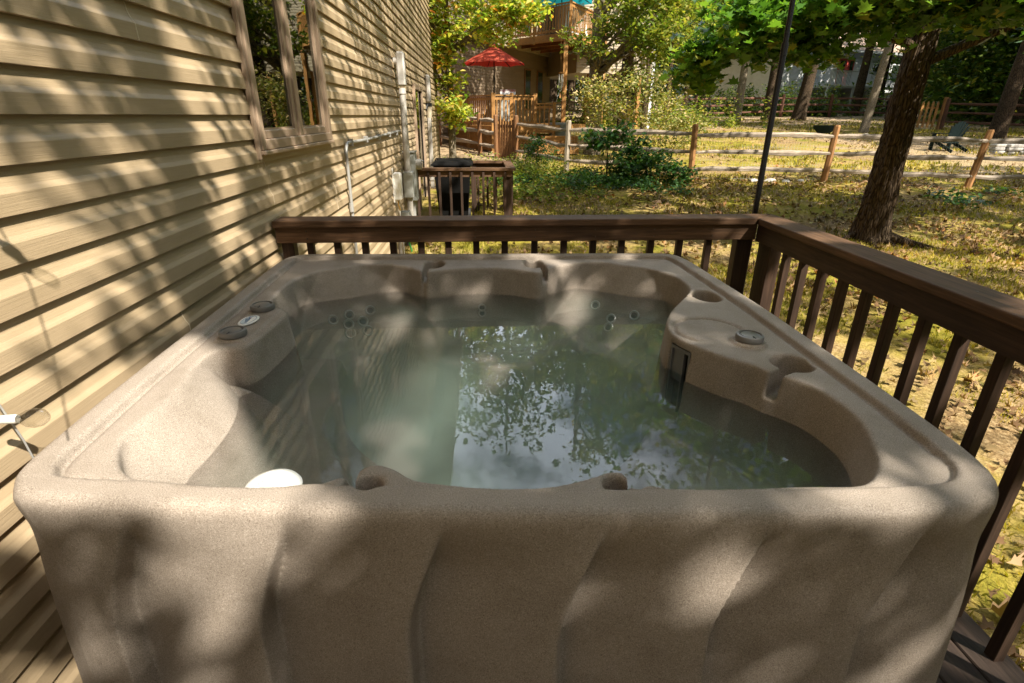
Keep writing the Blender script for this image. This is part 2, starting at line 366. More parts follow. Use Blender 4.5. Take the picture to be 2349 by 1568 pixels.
def surfnets(Fv, org, h):
    ins=Fv<0; nx,ny,nz=Fv.shape
    c=np.zeros((nx-1,ny-1,nz-1),np.int8)
    sl=lambda A,i,j,k:A[i:nx-1+i,j:ny-1+j,k:nz-1+k]
    for i in (0,1):
        for j in (0,1):
            for k in (0,1): c+=sl(ins,i,j,k)
    I,J,K=np.nonzero((c>0)&(c<8)); idx=np.full(c.shape,-1,np.int32); idx[I,J,K]=np.arange(len(I))
    acc=np.zeros((len(I),3)); cnt=np.zeros(len(I))
    cor=[(i,j,k) for i in (0,1) for j in (0,1) for k in (0,1)]
    for a in cor:
        for ax in range(3):
            if a[ax]: continue
            b=list(a); b[ax]=1
            f0=Fv[I+a[0],J+a[1],K+a[2]]; f1=Fv[I+b[0],J+b[1],K+b[2]]; m=(f0<0)!=(f1<0)
            t=np.where(m,f0/np.where(m,f0-f1,1),0); p=np.zeros((len(I),3))+np.array(a); p[:,ax]+=t
            acc+=p*m[:,None]; cnt+=m
    V=(acc/cnt[:,None]+np.stack([I,J,K],1))*h+np.array(org)
    Q=[]
    for ax in range(3):
        s0=[slice(None)]*3; s1=[slice(None)]*3; s0[ax]=slice(0,-1); s1[ax]=slice(1,None)
        A=ins[tuple(s0)]; B=ins[tuple(s1)]; e=A!=B
        o1,o2=[a for a in range(3) if a!=ax]
        P=np.stack(np.nonzero(e),1)
        ok=(P[:,o1]>0)&(P[:,o2]>0)&(P[:,o1]<Fv.shape[o1]-1)&(P[:,o2]<Fv.shape[o2]-1); P=P[ok]
        fl=A[tuple(P.T)]
        def at(d1,d2):
            q=P.copy(); q[:,o1]+=d1; q[:,o2]+=d2; return idx[tuple(q.T)]
        q=np.stack([at(-1,-1),at(0,-1),at(0,0),at(-1,0)],1)
        if ax==1: fl=~fl
        q[~fl]=q[~fl][:,::-1]; Q.append(q)
    return V,np.concatenate(Q)
# ================================================================== THE HOT TUB
OUT=[(-.98,.965),(-.93,.915),(-.78,.885),(-.43,.855),(.03,.815),(.48,.793),(.80,.785),(.96,.80),(1.045,.85),(1.085,.94),(1.10,1.16),(1.103,1.55),(1.10,1.99),(1.08,2.45),(1.065,2.72),(1.03,2.83),(.94,2.865),(.5,2.88),(0,2.89),(-.5,2.905),(-.93,2.915),(-1.03,2.87),(-1.06,2.75),(-1.055,2.35),(-1.045,2.03),(-1.03,1.44),(-1.012,1.12),(-1.0,1.01)]
OPEN=[(-.88,1.25),(-.865,1.12),(-.80,1.01),(-.70,.955),(-.55,.925),(-.42,.92),(-.35,.935),(-.313,.952),(-.304,.92),(-.288,.92),(-.280,.965),(-.254,.990),(-.21,.974),(-.157,.944),(-.056,.92),(.043,.905),(.143,.912),(.225,.938),(.268,.955),(.300,.942),(.307,.90),(.318,.895),(.328,.905),(.352,.90),(.42,.88),(.56,.868),(.70,.868),(.79,.885),(.86,.94),(.91,1.03),(.945,1.12),(.952,1.21),(.93,1.31),(.885,1.375),(.853,1.41),(.823,1.463),(.76,1.525),(.69,1.63),(.662,1.70),(.657,1.78),(.680,1.86),(.735,1.973),(.80,2.07),(.857,2.154),(.905,2.235),(.925,2.33),(.915,2.44),(.87,2.54),(.80,2.62),(.69,2.70),(.56,2.735),(.44,2.70),(.36,2.645),(.318,2.612),(.306,2.60),(.296,2.575),(.286,2.555),(.262,2.54),(.225,2.555),(.15,2.60),(.04,2.634),(-.09,2.633),(-.21,2.605),(-.26,2.585),(-.288,2.575),(-.302,2.59),(-.310,2.605),(-.325,2.60),(-.418,2.685),(-.517,2.728),(-.61,2.728),(-.70,2.695),(-.827,2.60),(-.888,2.48),(-.902,2.35),(-.895,2.22),(-.892,2.10),(-.868,2.065),(-.81,2.05),(-.775,2.01),(-.770,1.94),(-.785,1.75),(-.80,1.68),(-.835,1.655),(-.875,1.65),(-.893,1.62),(-.892,1.52),(-.885,1.38)]
FOOT=[(-.64,2.16),(-.61,1.96),(-.53,1.72),(-.43,1.56),(-.26,1.40),(-.10,1.27),(.18,1.24),(.40,1.42),(.52,1.55),(.66,1.80),(.64,2.1),(.60,2.30),(.45,2.42),(.28,2.36),(.17,2.26),(-.14,2.27),(-.28,2.38),(-.45,2.44),(-.60,2.36)]
def build_tub():
    h=.0072; x0,x1,y0,y1,z0,z1=-1.13,1.15,.735,2.96,-.02,.925
    xs=np.arange(x0,x1,h); ys=np.arange(y0,y1,h); zs=np.arange(z0,z1,h).astype(np.float32)
    X,Y=np.meshgrid(xs,ys,indexing='ij')
    so=sdpoly(X,Y,catmull(OUT,3)).astype(np.float32); op=sdpoly(X,Y,catmull(OPEN,3)).astype(np.float32)
    ft=sdpoly(X,Y,catmull(FOOT,3)).astype(np.float32); X=X.astype(np.float32); Y=Y.astype(np.float32)
    # raised outer lip, groove inside it
    dg=so+.062+.008*sstep(1.0,.92,Y)*sstep(.98,.85,np.abs(X))
    ztop=.885+.015*sstep(-.004,.004,dg)-.012*np.exp(-((dg+.006)/.008)**2)*sstep(.93,1.02,Y)
    # round lid line on the filter lid
    cx,cy,r=.805,1.757,.122; dd=np.abs(np.hypot(X-cx,Y-cy)-r)
    m=sstep(1.70,1.74,Y-.35*(X-.9)); ztop-=.013*np.exp(-(dd/.008)**2)*m
    ztop-=.010*np.exp(-(np.abs(Y-2.151+.1*(X-.87))/.006)**2)*sstep(.845,.86,X)*sstep(.905,.895,X)
    # console plate step
    cp=sdpoly(X,Y,[(-.925,1.71),(-.83,1.71),(-.812,1.74),(-.805,2.04),(-.925,2.085)])
    ztop+=.006*sstep(.003,-.003,cp)
    # ring under right valve
    dr=np.hypot(X-.893,Y-1.632); ztop+=.010*sstep(.060,.055,dr)
    # interior height fields
    dI=-op
    def rest(c,t,z,sl,kl,off=0):
        lat=(X-c[0])*t[0]+(Y-c[1])*t[1]; return z-sl*(dI-off)-kl*lat*lat
    H=np.full_like(X,.53)
    H=smax(H,rest((-.66,2.60),(.80,.60),.895,1.5,2.6),.02)
    H=smax(H,rest((.70,2.62),(.86,-.50),.895,1.5,2.6),.02)
    H=smax(H,rest((0,2.6),(1,0),.76,1.9,1.5),.04)
    flm=sstep(1.75,1.60,Y)*1.0
    H=smax(H,(.905-1.15*dI-.9*(Y-1.32)**2)*flm*sstep(-.2,-.5,X)+(1-flm*sstep(-.2,-.5,X))*.2,.03)
    H=smax(H,.2+.415*sstep(-.34,-.46,X+.12*np.cos((Y-1.7)*5))*sstep(2.30,2.15,Y),.03)
    H=smax(H,(.80-1.3*(Y-.93)),.05)
    H=smax(H,(.74-1.5*(-.75-X)*-1) if False else rest((-.77,1.85),(0,1),.60,.9,2.),.04)
    # middle front edge of seats drop slightly
    H=H-.05*np.exp(-((X)**2/.05))*sstep(2.2,2.4,Y)
    # cup-holder notches and channels
    holes=[(-.265,2.738,.052,.78,.60),(.253,2.728,.052,.78,.60),(.952,2.152,.058,.80,.72),(.960,1.472,.064,.77,1.),(-.252,.926,.030,.82,1.),(.268,.908,.029,.82,1.)]
    chan=[((-.300,2.70),(-.302,2.56),.013,.825),((.297,2.70),(.299,2.56),.014,.815),((.925,1.43),(.845,1.385),.017,.80),((-.296,.925),(-.296,1.03),.011,.70),((.310,.905),(.312,.99),.011,.70)]
    # flutes
    per=.315
    def saw(s):   # s: coordinate, step (deep just right of edge) rising to the next edge
        f=((s-.455)/per)%1.0; return np.where(f<.045,sstep(0,.045,f),np.clip((1-f)/.955,0,1)**1.35)
    F=np.empty((len(xs),len(ys),len(zs)),np.float32)
    front=sstep(.16,.10,Y-.80)[:, :]; back=sstep(.16,.10,2.90-Y)
    side=np.clip(1-np.maximum(front,back),0,1)
    for k,z in enumerate(zs):
        top=sstep(.885,.70,z); shift=.085*(1-sstep(.93,.56,z))
        fl=saw(X-shift)*np.maximum(front,back)+saw(Y-shift+.1)*side
        taper=-.055*(.9-z)/.9+ (-.012)*sstep(.9,.87,z)*0
        o=so+taper+.062*top*fl-.012
        f=smax(o,z-ztop,.030); 
        wall=op+.10*np.maximum(.888-z,0)-.004
        void=smax(wall,H-z,.012)
        vf=smax(ft+.06*max(.53-z,0)+.01,.20-z,.05); void=smin(void,vf,.035)
        for hx,hy,hr,hz,hq in holes:
            v=smax(np.hypot(X-hx,(Y-hy)*hq)-hr+.05*(.888-z),hz-z,.01); void=smin(void,v,.006)
        for (ax,ay),(bx,by),hw,hz in chan:
            ex,ey=bx-ax,by-ay; t=np.clip(((X-ax)*ex+(Y-ay)*ey)/(ex*ex+ey*ey),0,1)
            v=smax(np.hypot(X-ax-ex*t,Y-ay-ey*t)-hw,hz-z,.008); void=smin(void,v,.006)
        # skimmer slot in the filter pod
        cs,sn=math.cos(R(-68)),math.sin(R(-68)); u=(X-.674)*cs+(Y-1.672)*sn; vv=-(X-.674)*sn+(Y-1.672)*cs
        v=np.maximum(np.maximum(np.abs(u)-.050,np.abs(vv)-.045),max(.60-z,z-.853)); void=smin(void,v,.004)
        F[:,:,k]=np.maximum(smax(f,-void,.013),.0-z)
    V,Q=surfnets(F,(x0,y0,z0),h)
    return V,Q,(xs,ys,zs,F)
TV,TQ,_g=build_tub()
tub=empty('hot_tub',(0,1.85,0),'square taupe speckled hot tub without its cover, filled with greenish water, beside the beige siding','hot tub')
shell=npmesh('shell',TV-np.array([0,1.85,0]),TQ,M['tub'],tub,smooth=True)
def tpart(mb,name,m,smooth=True,parent=None): return mb.build(name,m,parent or tub,smooth)
# valve caps
def valve(x,y,z,name,mt):
    b=MB(); b.lathe([(.0445,0),(.0455,.004),(.0455,.016),(.043,.0195),(.037,.021),(.0355,.017),(.030,.016),(.029,.019),(.024,.0205),(.001,.0205)],(x,y,z),40)
    o=tpart(b,name,M['gray_plastic']); q_=MB(); 
    q_.box(x-.002,x+.002,y-.0415,y-.0225,z+.017,z+.0222,.0008)
    g=MB()
    for k in range(9):
        a=math.pi*(.15+.7*k/8); g.tube([(x+.0325*math.cos(a),y+.0325*math.sin(a),z+.0168),(x+.0325*math.cos(a+.24),y+.0325*math.sin(a+.24),z+.0168)],.0011,6)
    p=g.build('arc_mark',M['dark_plastic'],None,False); p.parent=o
    p=q_.build('pointer',M['dark_plastic'],None,False); p.parent=o
    return o
valve(-.876,1.758,.893,'valve_knob',None); valve(-.876,2.030,.893,'valve_knob',None); valve(.893,1.632,.897,'valve_knob',None)
# oval badge on the console
bx,by,bz=-.876,1.893,.8945
b=MB(); b.lathe([(.030,0),(.0305,.002),(.029,.0035),(.001,.0035)],(bx,by,bz),48,sy=1.75,rz=R(-6)); badge=tpart(b,'badge',M['white'])
def bp(mb,name,m):
    o=mb.build(name,m,None,False); o.parent=badge; return o
b=MB(); N_=40; P=[]
def ov(a,rx,ry): 
    x=rx*math.cos(a); y=ry*math.sin(a); c,s=math.cos(R(-6)),math.sin(R(-6)); return (bx+x*c-y*s,by+x*s+y*c)
b.tube([(*ov(2*math.pi*k/N_,.0215,.0420),bz+.0036) for k in range(N_+1)],.0008,5,False); bp(b,'outline_ring',M['badge_blue'])
# pale swoosh (half oval), jagged blue lettering-like row, small red dot
P=[(*ov(a,.020,.040),bz+.0040) for a in np.linspace(R(88),R(272),20)]+[(*ov(R(272)+0*a,.0,.0)[:2],bz+.004) for a in (0,)]
Q_=[(*ov(R(90),.003,.040*(1-2*t)),bz+.0040) for t in np.linspace(1,0,8)]
vs_=P[:-1]+Q_; b=MB().add(vs_,[tuple(range(len(vs_)))]); bp(b,'swoosh',M['badge_pale'])
b=MB()
for k in range(9):
    t=-.030+k*.0052; c_=(bx+.001-.0006*k,by+t); w_=.0045+.0008*k
    b.bar((c_[0]-w_,c_[1]-.0012,bz+.0044),(c_[0]+w_*.6,c_[1]+.0012,bz+.0044),.0018,.0006)
    b.bar((c_[0]+w_*.6,c_[1]+.0012,bz+.0044),(c_[0]+w_*.1,c_[1]+.0030,bz+.0044),.0014,.0005)
b.bar((bx-.004,by+.016,bz+.0043),(bx-.008,by+.036,bz+.0043),.005,.0006)
bp(b,'lettering',M['badge_blue'])
b=MB(); b.box(bx-.001,bx+.003,by+.014,by+.019,bz+.0040,bz+.0050); bp(b,'red_mark',M['badge_red'])
# skimmer: frame + dark slot
cs,sn=math.cos(R(-68)),math.sin(R(-68))
def sk(u,v): return (.674+u*cs-v*sn,1.672+u*sn+v*cs)
def skbox(mb,u0,u1,v0,v1,z0_,z1_):
    p=[sk(u0,v0),sk(u1,v0),sk(u1,v1),sk(u0,v1)]; mb.hexa([(*q,z0_) for q in p]+[(*q,z1_) for q in p])
b=MB(); skbox(b,-.048,-.040,.004,.030,.605,.85); skbox(b,.040,.048,.004,.030,.605,.85); skbox(b,-.040,.040,.004,.030,.838,.85); skbox(b,-.040,.012,.012,.018,.72,.838); skbox(b,.010,.016,.008,.020,.60,.838)
skm=tpart(b,'skimmer_frame',M['gray_plastic'],False)
b=MB(); skbox(b,-.040,.040,.030,.036,.605,.838); o=b.build('skimmer_slot',M['dark_plastic'],None); o.parent=skm
# jets: sit on the shell where a ray from above the middle of the tub meets it
from mathutils.bvhtree import BVHTree
bv=BVHTree.FromPolygons([tuple(v) for v in TV.tolist()],TQ.tolist())
def jet(tx,ty,tz,rr=.026,plate=True,src=(0,1.7,.95)):
    s=Vector(src); t=Vector((tx,ty,tz)); hit,nrm,_,_=bv.ray_cast(s,(t-s).normalized())
    if hit is None: return
    q=nrm.to_track_quat('Z','Y'); e=MB().local(); b=e
    b.lathe([(rr,-.004),(rr,.002),(rr*.86,.005),(rr*.70,.003),(rr*.66,-.002),(rr*.3,-.003),(.001,-.003)],(0,0,0),20)
    o=b.build('jet',M['jet'],tub,True); o.location=hit-tub.location; o.rotation_euler=q.to_euler(); o.matrix_parent_inverse=Matrix()
    c=MB().local(); c.lathe([(rr*.55,-.001),(rr*.55,.0005),(.001,.0005)],(0,0,0),16); p=c.build('nozzle',M['dark_plastic'],None,True); p.parent=o
for x_,z_ in ((-.80,.650),(-.69,.675),(-.56,.695)): jet(x_,2.55,z_)
for x_,z_ in ((-.70,.585),(-.69,.635),(-.59,.60),(-.60,.65)): jet(x_,2.52,z_,.028)
for z_ in (.685,.655): jet(-.02,2.6,z_,.021)
for x_,z_ in ((.55,.695),(.83,.64)): jet(x_,2.58,z_)
for z_ in (.63,.58): jet(.66,2.56,z_,.026)
for y_,z_ in ((1.72,.36),(1.64,.30)): jet(-.55,y_,z_,.026,src=(.3,1.9,.9))
# water body
wp=catmull(OUT,3); c0=np.array([.02,1.86]); wp=c0+(wp-c0)*.955; n_=len(wp)
me=[(*p,.08) for p in wp]+[(*p,.75) for p in wp]
b=MB().add(me,[tuple(range(n_-1,-1,-1)),tuple(range(n_,2*n_))]+[(i,(i+1)%n_,n_+(i+1)%n_,n_+i) for i in range(n_)])
water=b.build('water',M['water']); tag(water,kind='structure')
# floating chlorine dispenser
fl=empty('floating_dispenser',(-.525,1.085,.75),'white round chlorine dispenser floating just behind the front rim of the hot tub','pool float')
b=MB(); b.lathe([(.001,-.06),(.03,-.06),(.033,-.012),(.062,-.008),(.068,.004),(.062,.014),(.045,.021),(.030,.024),(.028,.030),(.001,.032)],(-.525,1.085,.757),36); b.build('float_ring',M['white'],fl,True)
b=MB(); b.lathe([(.020,0),(.020,.006),(.017,.009),(.001,.009)],(-.525,1.085,.787),24); b.build('cap',M['white'],fl,True)

# ================================================================== OUR HOUSE: siding, window, door, utilities
WX=-1.16; CR=.1148; Z0=1.5965
house=empty('house',(WX,7,-.35),'beige vinyl sided house with a brown framed casement window, close beside the hot tub','house')
PROF=[(-.020,.1148+.006),(-.013,.078),(-.0005,.046),(.004,.040),(.005,.010),(.005,-.004),(-.009,-.004)]   # dutch lap (x offset, z from butt)
PROF=[(-.016,.1148),(-.0125,.085),(-.006,.066),(.0015,.054),(.0035,.050),(.0035,.0),(-.010,-.001)]
def clipprof(P,a,b):
    out=[]
    for (x0,z0),(x1,z1) in zip(P[:-1],P[1:]):
        if z0<z1: continue
        hi=min(z0,b); lo=max(z1,a)
        if hi<lo: continue
        f=lambda z:(x0+(x1-x0)*((z0-z)/(z0-z1) if z0!=z1 else 0))
        for q in ((f(hi),hi),(f(lo),lo)):
            if not out or abs(out[-1][0]-q[0])+abs(out[-1][1]-q[1])>1e-6: out.append(q)
    return out
WIN=(3.005,4.33,1.455,3.05); DOOR=(9.95,11.15,-.15,2.02)
mb=MB(); ends=MB()
YA,YB=-2.6,15.05
k0=int(math.floor((-.75-Z0)/CR)); k1=int(math.ceil((6.2-Z0)/CR))
jr=random.Random(5)
for k in range(k0,k1):
    zb=Z0+k*CR; pr=random.Random((k//2)*7+3); off=pr.uniform(-3.6,0)
    fixed={0:None}
    if k//2==-1: off=.72-3.66*1      # joints seen left of the window
    if k//2==-2: off=3.07-3.66*2
    if k//2==-4: off=2.0-3.66*2
    cuts=[YA]+[y for y in (off+3.66*i for i in range(9)) if YA<y<YB]+[YB]
    for i in range(len(cuts)-1):
        y0,y1=cuts[i],cuts[i+1]; lift=.0013*(i%2)
        segs=[(y0,y1,-1,9)]
        for (a,b_,c,d) in (WIN,DOOR):
            ns=[]
            for (s,e,lo_,hi_) in segs:
                if zb+CR<=c or zb>=d or e<=a or s>=b_: ns.append((s,e,lo_,hi_)); continue
                if s<a: ns.append((s,a,lo_,hi_))
                if e>b_: ns.append((b_,e,lo_,hi_))
                if zb<c: ns.append((max(s,a),min(e,b_),lo_,c-zb))
                if zb+CR>d: ns.append((max(s,a),min(e,b_),d-zb,hi_))
            segs=ns
        for (s,e,lo_,hi_) in segs:
            P=clipprof(PROF,lo_,hi_)
            if len(P)<2: continue
            nseg=max(1,int((e-s)/1.2)); ys_=np.linspace(s,e,nseg+1)
            V=[];Fc=[]
            for y in ys_:
                wob=.0010*math.sin(y*1.9+k*.7)+.0005*math.sin(y*5.3+k*2.1)
                for (px_,pz_) in P: V.append((WX+px_+lift+wob*(1 if pz_<.1 else .3),y,zb+pz_))
            m_=len(P)
            for a in range(nseg):
                for c in range(m_-1): Fc.append((a*m_+c,a*m_+c+1,(a+1)*m_+c+1,(a+1)*m_+c))
            mb.add(V,Fc)
            if lift>0:      # pale cut edge of the overlapping panel
                for yy in (s,e):
                    if abs(yy-y0)<1e-6 or abs(yy-y1)<1e-6:
                        for (xa,za),(xb,zb_) in zip(P[:-1],P[1:]):
                            ends.add([(WX+xa+.0002,yy-.0012,zb+za),(WX+xb+.0002,yy-.0012,zb+zb_),(WX+xb+.0028,yy-.0012,zb+zb_),(WX+xa+.0028,yy-.0012,zb+za),
                                      (WX+xa+.0002,yy+.0012,zb+za),(WX+xb+.0002,yy+.0012,zb+zb_),(WX+xb+.0028,yy+.0012,zb+zb_),(WX+xa+.0028,yy+.0012,zb+za)],
                                     [(3,2,1,0),(4,5,6,7),(0,1,5,4),(1,2,6,5),(2,3,7,6),(3,0,4,7)])
sid=mb.build('siding',M['siding'],house)
M['seam']=mat('pale_panel_edge',(.62,.54,.40),.5)
ends.build('panel_seam',M['seam'],house)
# wall core behind the siding (with the openings left free), gable end, eave
b=MB(); xw0,xw1=WX-.30,WX-.021
b.box(xw0,xw1,YA,WIN[0],-.8,6.2); b.box(xw0,xw1,WIN[0],WIN[1],-.8,WIN[2]); b.box(xw0,xw1,WIN[0],WIN[1],WIN[3],6.2)
b.box(xw0,xw1,WIN[1],DOOR[0],-.8,6.2); b.box(xw0,xw1,DOOR[0],DOOR[1],DOOR[3],6.2); b.box(xw0,xw1,DOOR[0],DOOR[1],-.8,DOOR[2]); b.box(xw0,xw1,DOOR[1],YB,-.8,6.2)
b.box(WX-7,xw0,YB-.2,YB,-.8,6.2); b.build('wall_core',M['siding'],house)
b=MB(); b.box(WX-.03,WX+.016,YB,YB+.07,-.55,6.2,.003); b.box(WX-.10,WX-.03,YB,YB+.07,-.55,6.2); b.build('corner_trim',M['siding'],house)
b=MB(); b.box(WX-.2,WX+.42,YA,YB+.3,6.2,6.26); b.box(WX+.42,WX+.45,YA,YB+.3,6.15,6.32); b.build('eave',M['trim'],house)
# --- casement window with two sashes
a0,a1,c0_,c1_=WIN; xf=WX+.030
wn=MB()
wn.box(WX-.02,xf,a0-.03,a0+.028,c0_-.03,c1_+.05,.004); wn.box(WX-.02,xf,a1-.028,a1+.03,c0_-.03,c1_+.05,.004)
wn.box(WX-.02,xf,a0+.028,a1-.028,c1_-.0,c1_+.05,.004); wn.box(WX-.02,xf+.004,a0+.028,a1-.028,c0_-.03,c0_+.022,.004)
wn.box(WX-.03,xf-.006,(a0+a1)/2-.033,(a0+a1)/2+.033,c0_+.022,c1_,.004)
wn.box(WX-.018,xf+.012,a0-.034,a1+.034,c0_-.052,c0_-.031,.004)
wn.box(WX-.004,WX+.020,a0-.05,a0-.030,c0_-.075,c1_+.07,.004); wn.box(WX-.004,WX+.016,a1+.030,a1+.05,c0_-.02,c1_+.07,.003)
win=wn.build('window',M['trim'],house)
def sub(mb,name,m,par,sm=False):
    o=mb.build(name,m,None,sm); o.parent=par; return o
ym=(a0+a1)/2
for s0,s1 in ((a0+.028,ym-.033),(ym+.033,a1-.028)):
    b=MB(); t=.044; xs0,xs1=WX-.012,WX+.012
    b.box(xs0,xs1,s0,s0+t,c0_+.022,c1_,.004); b.box(xs0,xs1,s1-t,s1,c0_+.022,c1_,.004); b.box(xs0,xs1,s0+t,s1-t,c0_+.022,c0_+.022+t,.004); b.box(xs0,xs1,s0+t,s1-t,c1_-t,c1_,.004)
    b.box(xs0-.004,xs0+.012,s0+t,s0+t+.012,c0_+.066,c1_-t); b.box(xs0-.004,xs0+.012,s1-t-.012,s1-t,c0_+.066,c1_-t); b.box(xs0-.004,xs0+.012,s0+t+.012,s1-t-.012,c0_+.066,c0_+.076)
    sub(b,'sash',M['trim'],win)
    b=MB(); b.box(xs0+.004,xs0+.008,s0+t+.012,s1-t-.012,c0_+.076,c1_-t); sub(b,'pane',M['glass'],win)
    b=MB(); b.box(WX-.07,WX-.066,s1-t-.125,s1-t-.06,c0_+.06,c1_); sub(b,'blind',M['blind'],win)
    b=MB(); b.box(xs0-.012,xs0-.006,s1-t-.016,s1-t-.003,c0_+.066,c1_-t); sub(b,'sash_track',M['pale_trim'],win)
b=MB(); b.box(WX-.28,WX-.27,a0,a1,c0_,c1_); sub(b,'dark_room',M['dark_in'],win)
# --- back door
a0,a1,c0_,c1_=DOOR
b=MB(); b.box(WX-.02,WX+.035,a0-.06,a0+.03,c0_,c1_+.06,.003); b.box(WX-.02,WX+.035,a1-.03,a1+.06,c0_,c1_+.06,.003); b.box(WX-.02,WX+.035,a0+.03,a1-.03,c1_-.02,c1_+.06,.003)
door=b.build('door_frame',M['trim'],house)
b=MB(); b.box(WX-.02,WX+.0,a0+.03,a0+.12,c0_+.02,c1_-.02); b.box(WX-.02,WX,a1-.14,a1-.03,c0_+.02,c1_-.02); sub(b,'door_panel',M['dark_in'],door)
b=MB(); b.box(WX+.000,WX+.012,a0+.03,a0+.055,c0_+.02,c1_-.02); sub(b,'edge_strip',M['blue_trim'],door)
b=MB(); b.box(WX-.015,WX-.010,a0+.12,a1-.14,c0_+.02,c1_-.02); sub(b,'pane',M['glass'],door)
b=MB(); b.box(WX-.28,WX-.27,a0,a1,c0_,c1_); sub(b,'dark_room',M['dark_in'],door)
# --- things fixed on the wall
e=empty('vent_pipe',(WX+.09,7.98,-.1),'tall white plastic pipe with a boxy hooded head, beside the electric meter','pipe')
b=MB(); b.tube([(WX+.085,7.98,-.10),(WX+.085,7.98,1.86)],.045,20); b.tube([(WX+.085,7.98,1.86),(WX+.085,7.98,1.93)],[.055,.045],20); b.build('pipe',M['pvc'],e,True)
b=MB(); b.box(WX+.035,WX+.145,7.91,8.05,1.95,2.36,.02); b.tube([(WX+.0,7.96,2.25),(WX+.05,7.96,2.25)],.045,16); b.build('hood',M['pvc'],e,True)
b=MB(); b.box(WX+.02,WX+.16,7.89,8.07,.50,.86,.012); b.build('junction_cover',M['meterbox'],e)
e=empty('electric_meter',(WX+.08,8.32,.5),'grey electric meter box with a round glass meter on its side, on the wall','electric meter')
b=MB(); b.box(WX+.005,WX+.17,8.20,8.42,.42,1.10,.008); b.box(WX+.0,WX+.18,8.18,8.44,1.10,1.115); b.build('box',M['meterbox'],e)
b=MB(); b.tube([(WX+.17,8.31,.93),(WX+.25,8.31,.93)],.075,24); b.build('meter_body',M['pvc'],e,True)
b=MB(); b.tube([(WX+.25,8.31,.93),(WX+.285,8.31,.93)],[.068,.055],24); b.build('meter_glass',M['bulb'],e,True)
b=MB(); b.tube([(WX+.09,8.31,-.5),(WX+.09,8.31,.42)],.035,14); b.build('feed_pipe',M['steel'],e,True)
e=empty('gas_regulator_box',(WX+.07,7.62,.0),'small grey outlet box with sloping cover below the electric meter','outlet box')
b=MB(); b.box(WX+.005,WX+.12,7.56,7.72,.02,.36,.01); b.build('box',M['meterbox'],e)
b=MB(); b.hexa([(WX+.12,7.58,.05),(WX+.19,7.58,.02),(WX+.19,7.70,.02),(WX+.12,7.70,.05),(WX+.12,7.58,.30),(WX+.135,7.58,.30),(WX+.135,7.70,.30),(WX+.12,7.70,.30)]); b.build('cover',M['meterbox'],e)
b=MB(); b.tube([(WX+.06,7.64,-.5),(WX+.06,7.64,.02)],.02,10); b.build('pipe',M['dark_plastic'],e,True)
e=empty('cable_box',(WX+.05,7.15,.4),'small white ribbed cable box on the wall with a white cable hanging below','cable box')
b=MB(); b.box(WX+.005,WX+.10,7.10,7.24,.58,.92,.015); [b.box(WX+.10,WX+.107,7.115+.03*i,7.125+.03*i,.60,.90) for i in range(4)]; b.box(WX+.005,WX+.02,7.08,7.10,.56,.98); b.build('box',M['white'],e)
b=MB(); b.tube([(WX+.03,7.16,-.5),(WX+.03,7.16,.32)],.022,10); b.tube([(WX+.03,7.16,.30),(WX+.03,7.16,.36)],.027,10); b.build('pipe',M['pvc'],e,True)
b=MB(); b.tube([(WX+.05,7.17,.58),(WX+.055,7.18,.45),(WX+.05,7.22,.3),(WX+.06,7.26,0),(WX+.05,7.27,-.4)],.006,8); b.build('cable',M['white'],e,True)
b=MB(); b.tube([(WX+.05,7.14,.58),(WX+.05,7.14,.52),(WX+.07,7.14,.45)],.010,8); b.build('tap',mat('brass',(.45,.28,.08),.35,.5,.8),e,True)
e=empty('garden_hose',(WX+.1,7.35,-.5),'green garden hose hanging down the wall behind the brown railing','garden hose')
b=MB(); b.tube([(WX+.07,7.30,.25),(WX+.1,7.33,.1),(WX+.14,7.36,-.1),(WX+.2,7.42,-.45)],.013,8); b.build('hose',M['greenhose'],e,True)
e=empty('electrical_conduit',(WX+.03,4.72,.3),'thin grey metal conduit bending up the siding and running level towards the white pipe','conduit')
b=MB(); P=[(WX+.026,4.66,-.45),(WX+.026,4.72,.6),(WX+.026,4.74,1.24)]
for t in np.linspace(0,math.pi/2,7): P.append((WX+.026,4.84-.10*math.cos(t),1.28+.10*math.sin(t)))
P+=[(WX+.026,5.6,1.375),(WX+.028,6.6,1.385),(WX+.026,7.9,1.40)]
b.tube(P,.0135,12); b.build('pipe',M['steel'],e,True)
for y in (4.95,5.6,6.3,7.0,7.6):
    b=MB(); b.box(WX-.002,WX+.045,y-.008,y+.008,1.35,1.408,.002); b.build('strap',M['steel'],e)
b=MB(); b.tube([(WX+.026,4.715,.83),(WX+.026,4.718,.9)],.019,12); b.build('coupling',M['steel'],e,True)
e=empty('downspout',(WX+.05,12.2,-.4),'white rectangular downspout with a dark collar near its top, close to the house corner','downspout')
b=MB(); b.box(WX+.01,WX+.085,12.08,12.20,-.40,1.55,.01); b.box(WX+.005,WX+.09,12.06,12.22,.30,.34); b.build('pipe',M['pvc'],e)
b=MB(); b.tube([(WX+.05,12.14,1.55),(WX+.05,12.14,1.82)],.06,14); b.build('collar',mat('yellowed_pvc',(.42,.36,.26),.6),e,True)
b=MB(); b.tube([(WX+.05,12.14,1.76),(WX+.05,12.14,1.83)],.066,14); b.tube([(WX-.01,12.06,1.70),(WX+.03,12.10,1.80)],.03,10); b.build('clamp',M['dark_plastic'],e,True)
b=MB(); b.box(WX+.01,WX+.10,12.05,12.24,1.83,2.35,.03); b.build('hood',M['pvc'],e)
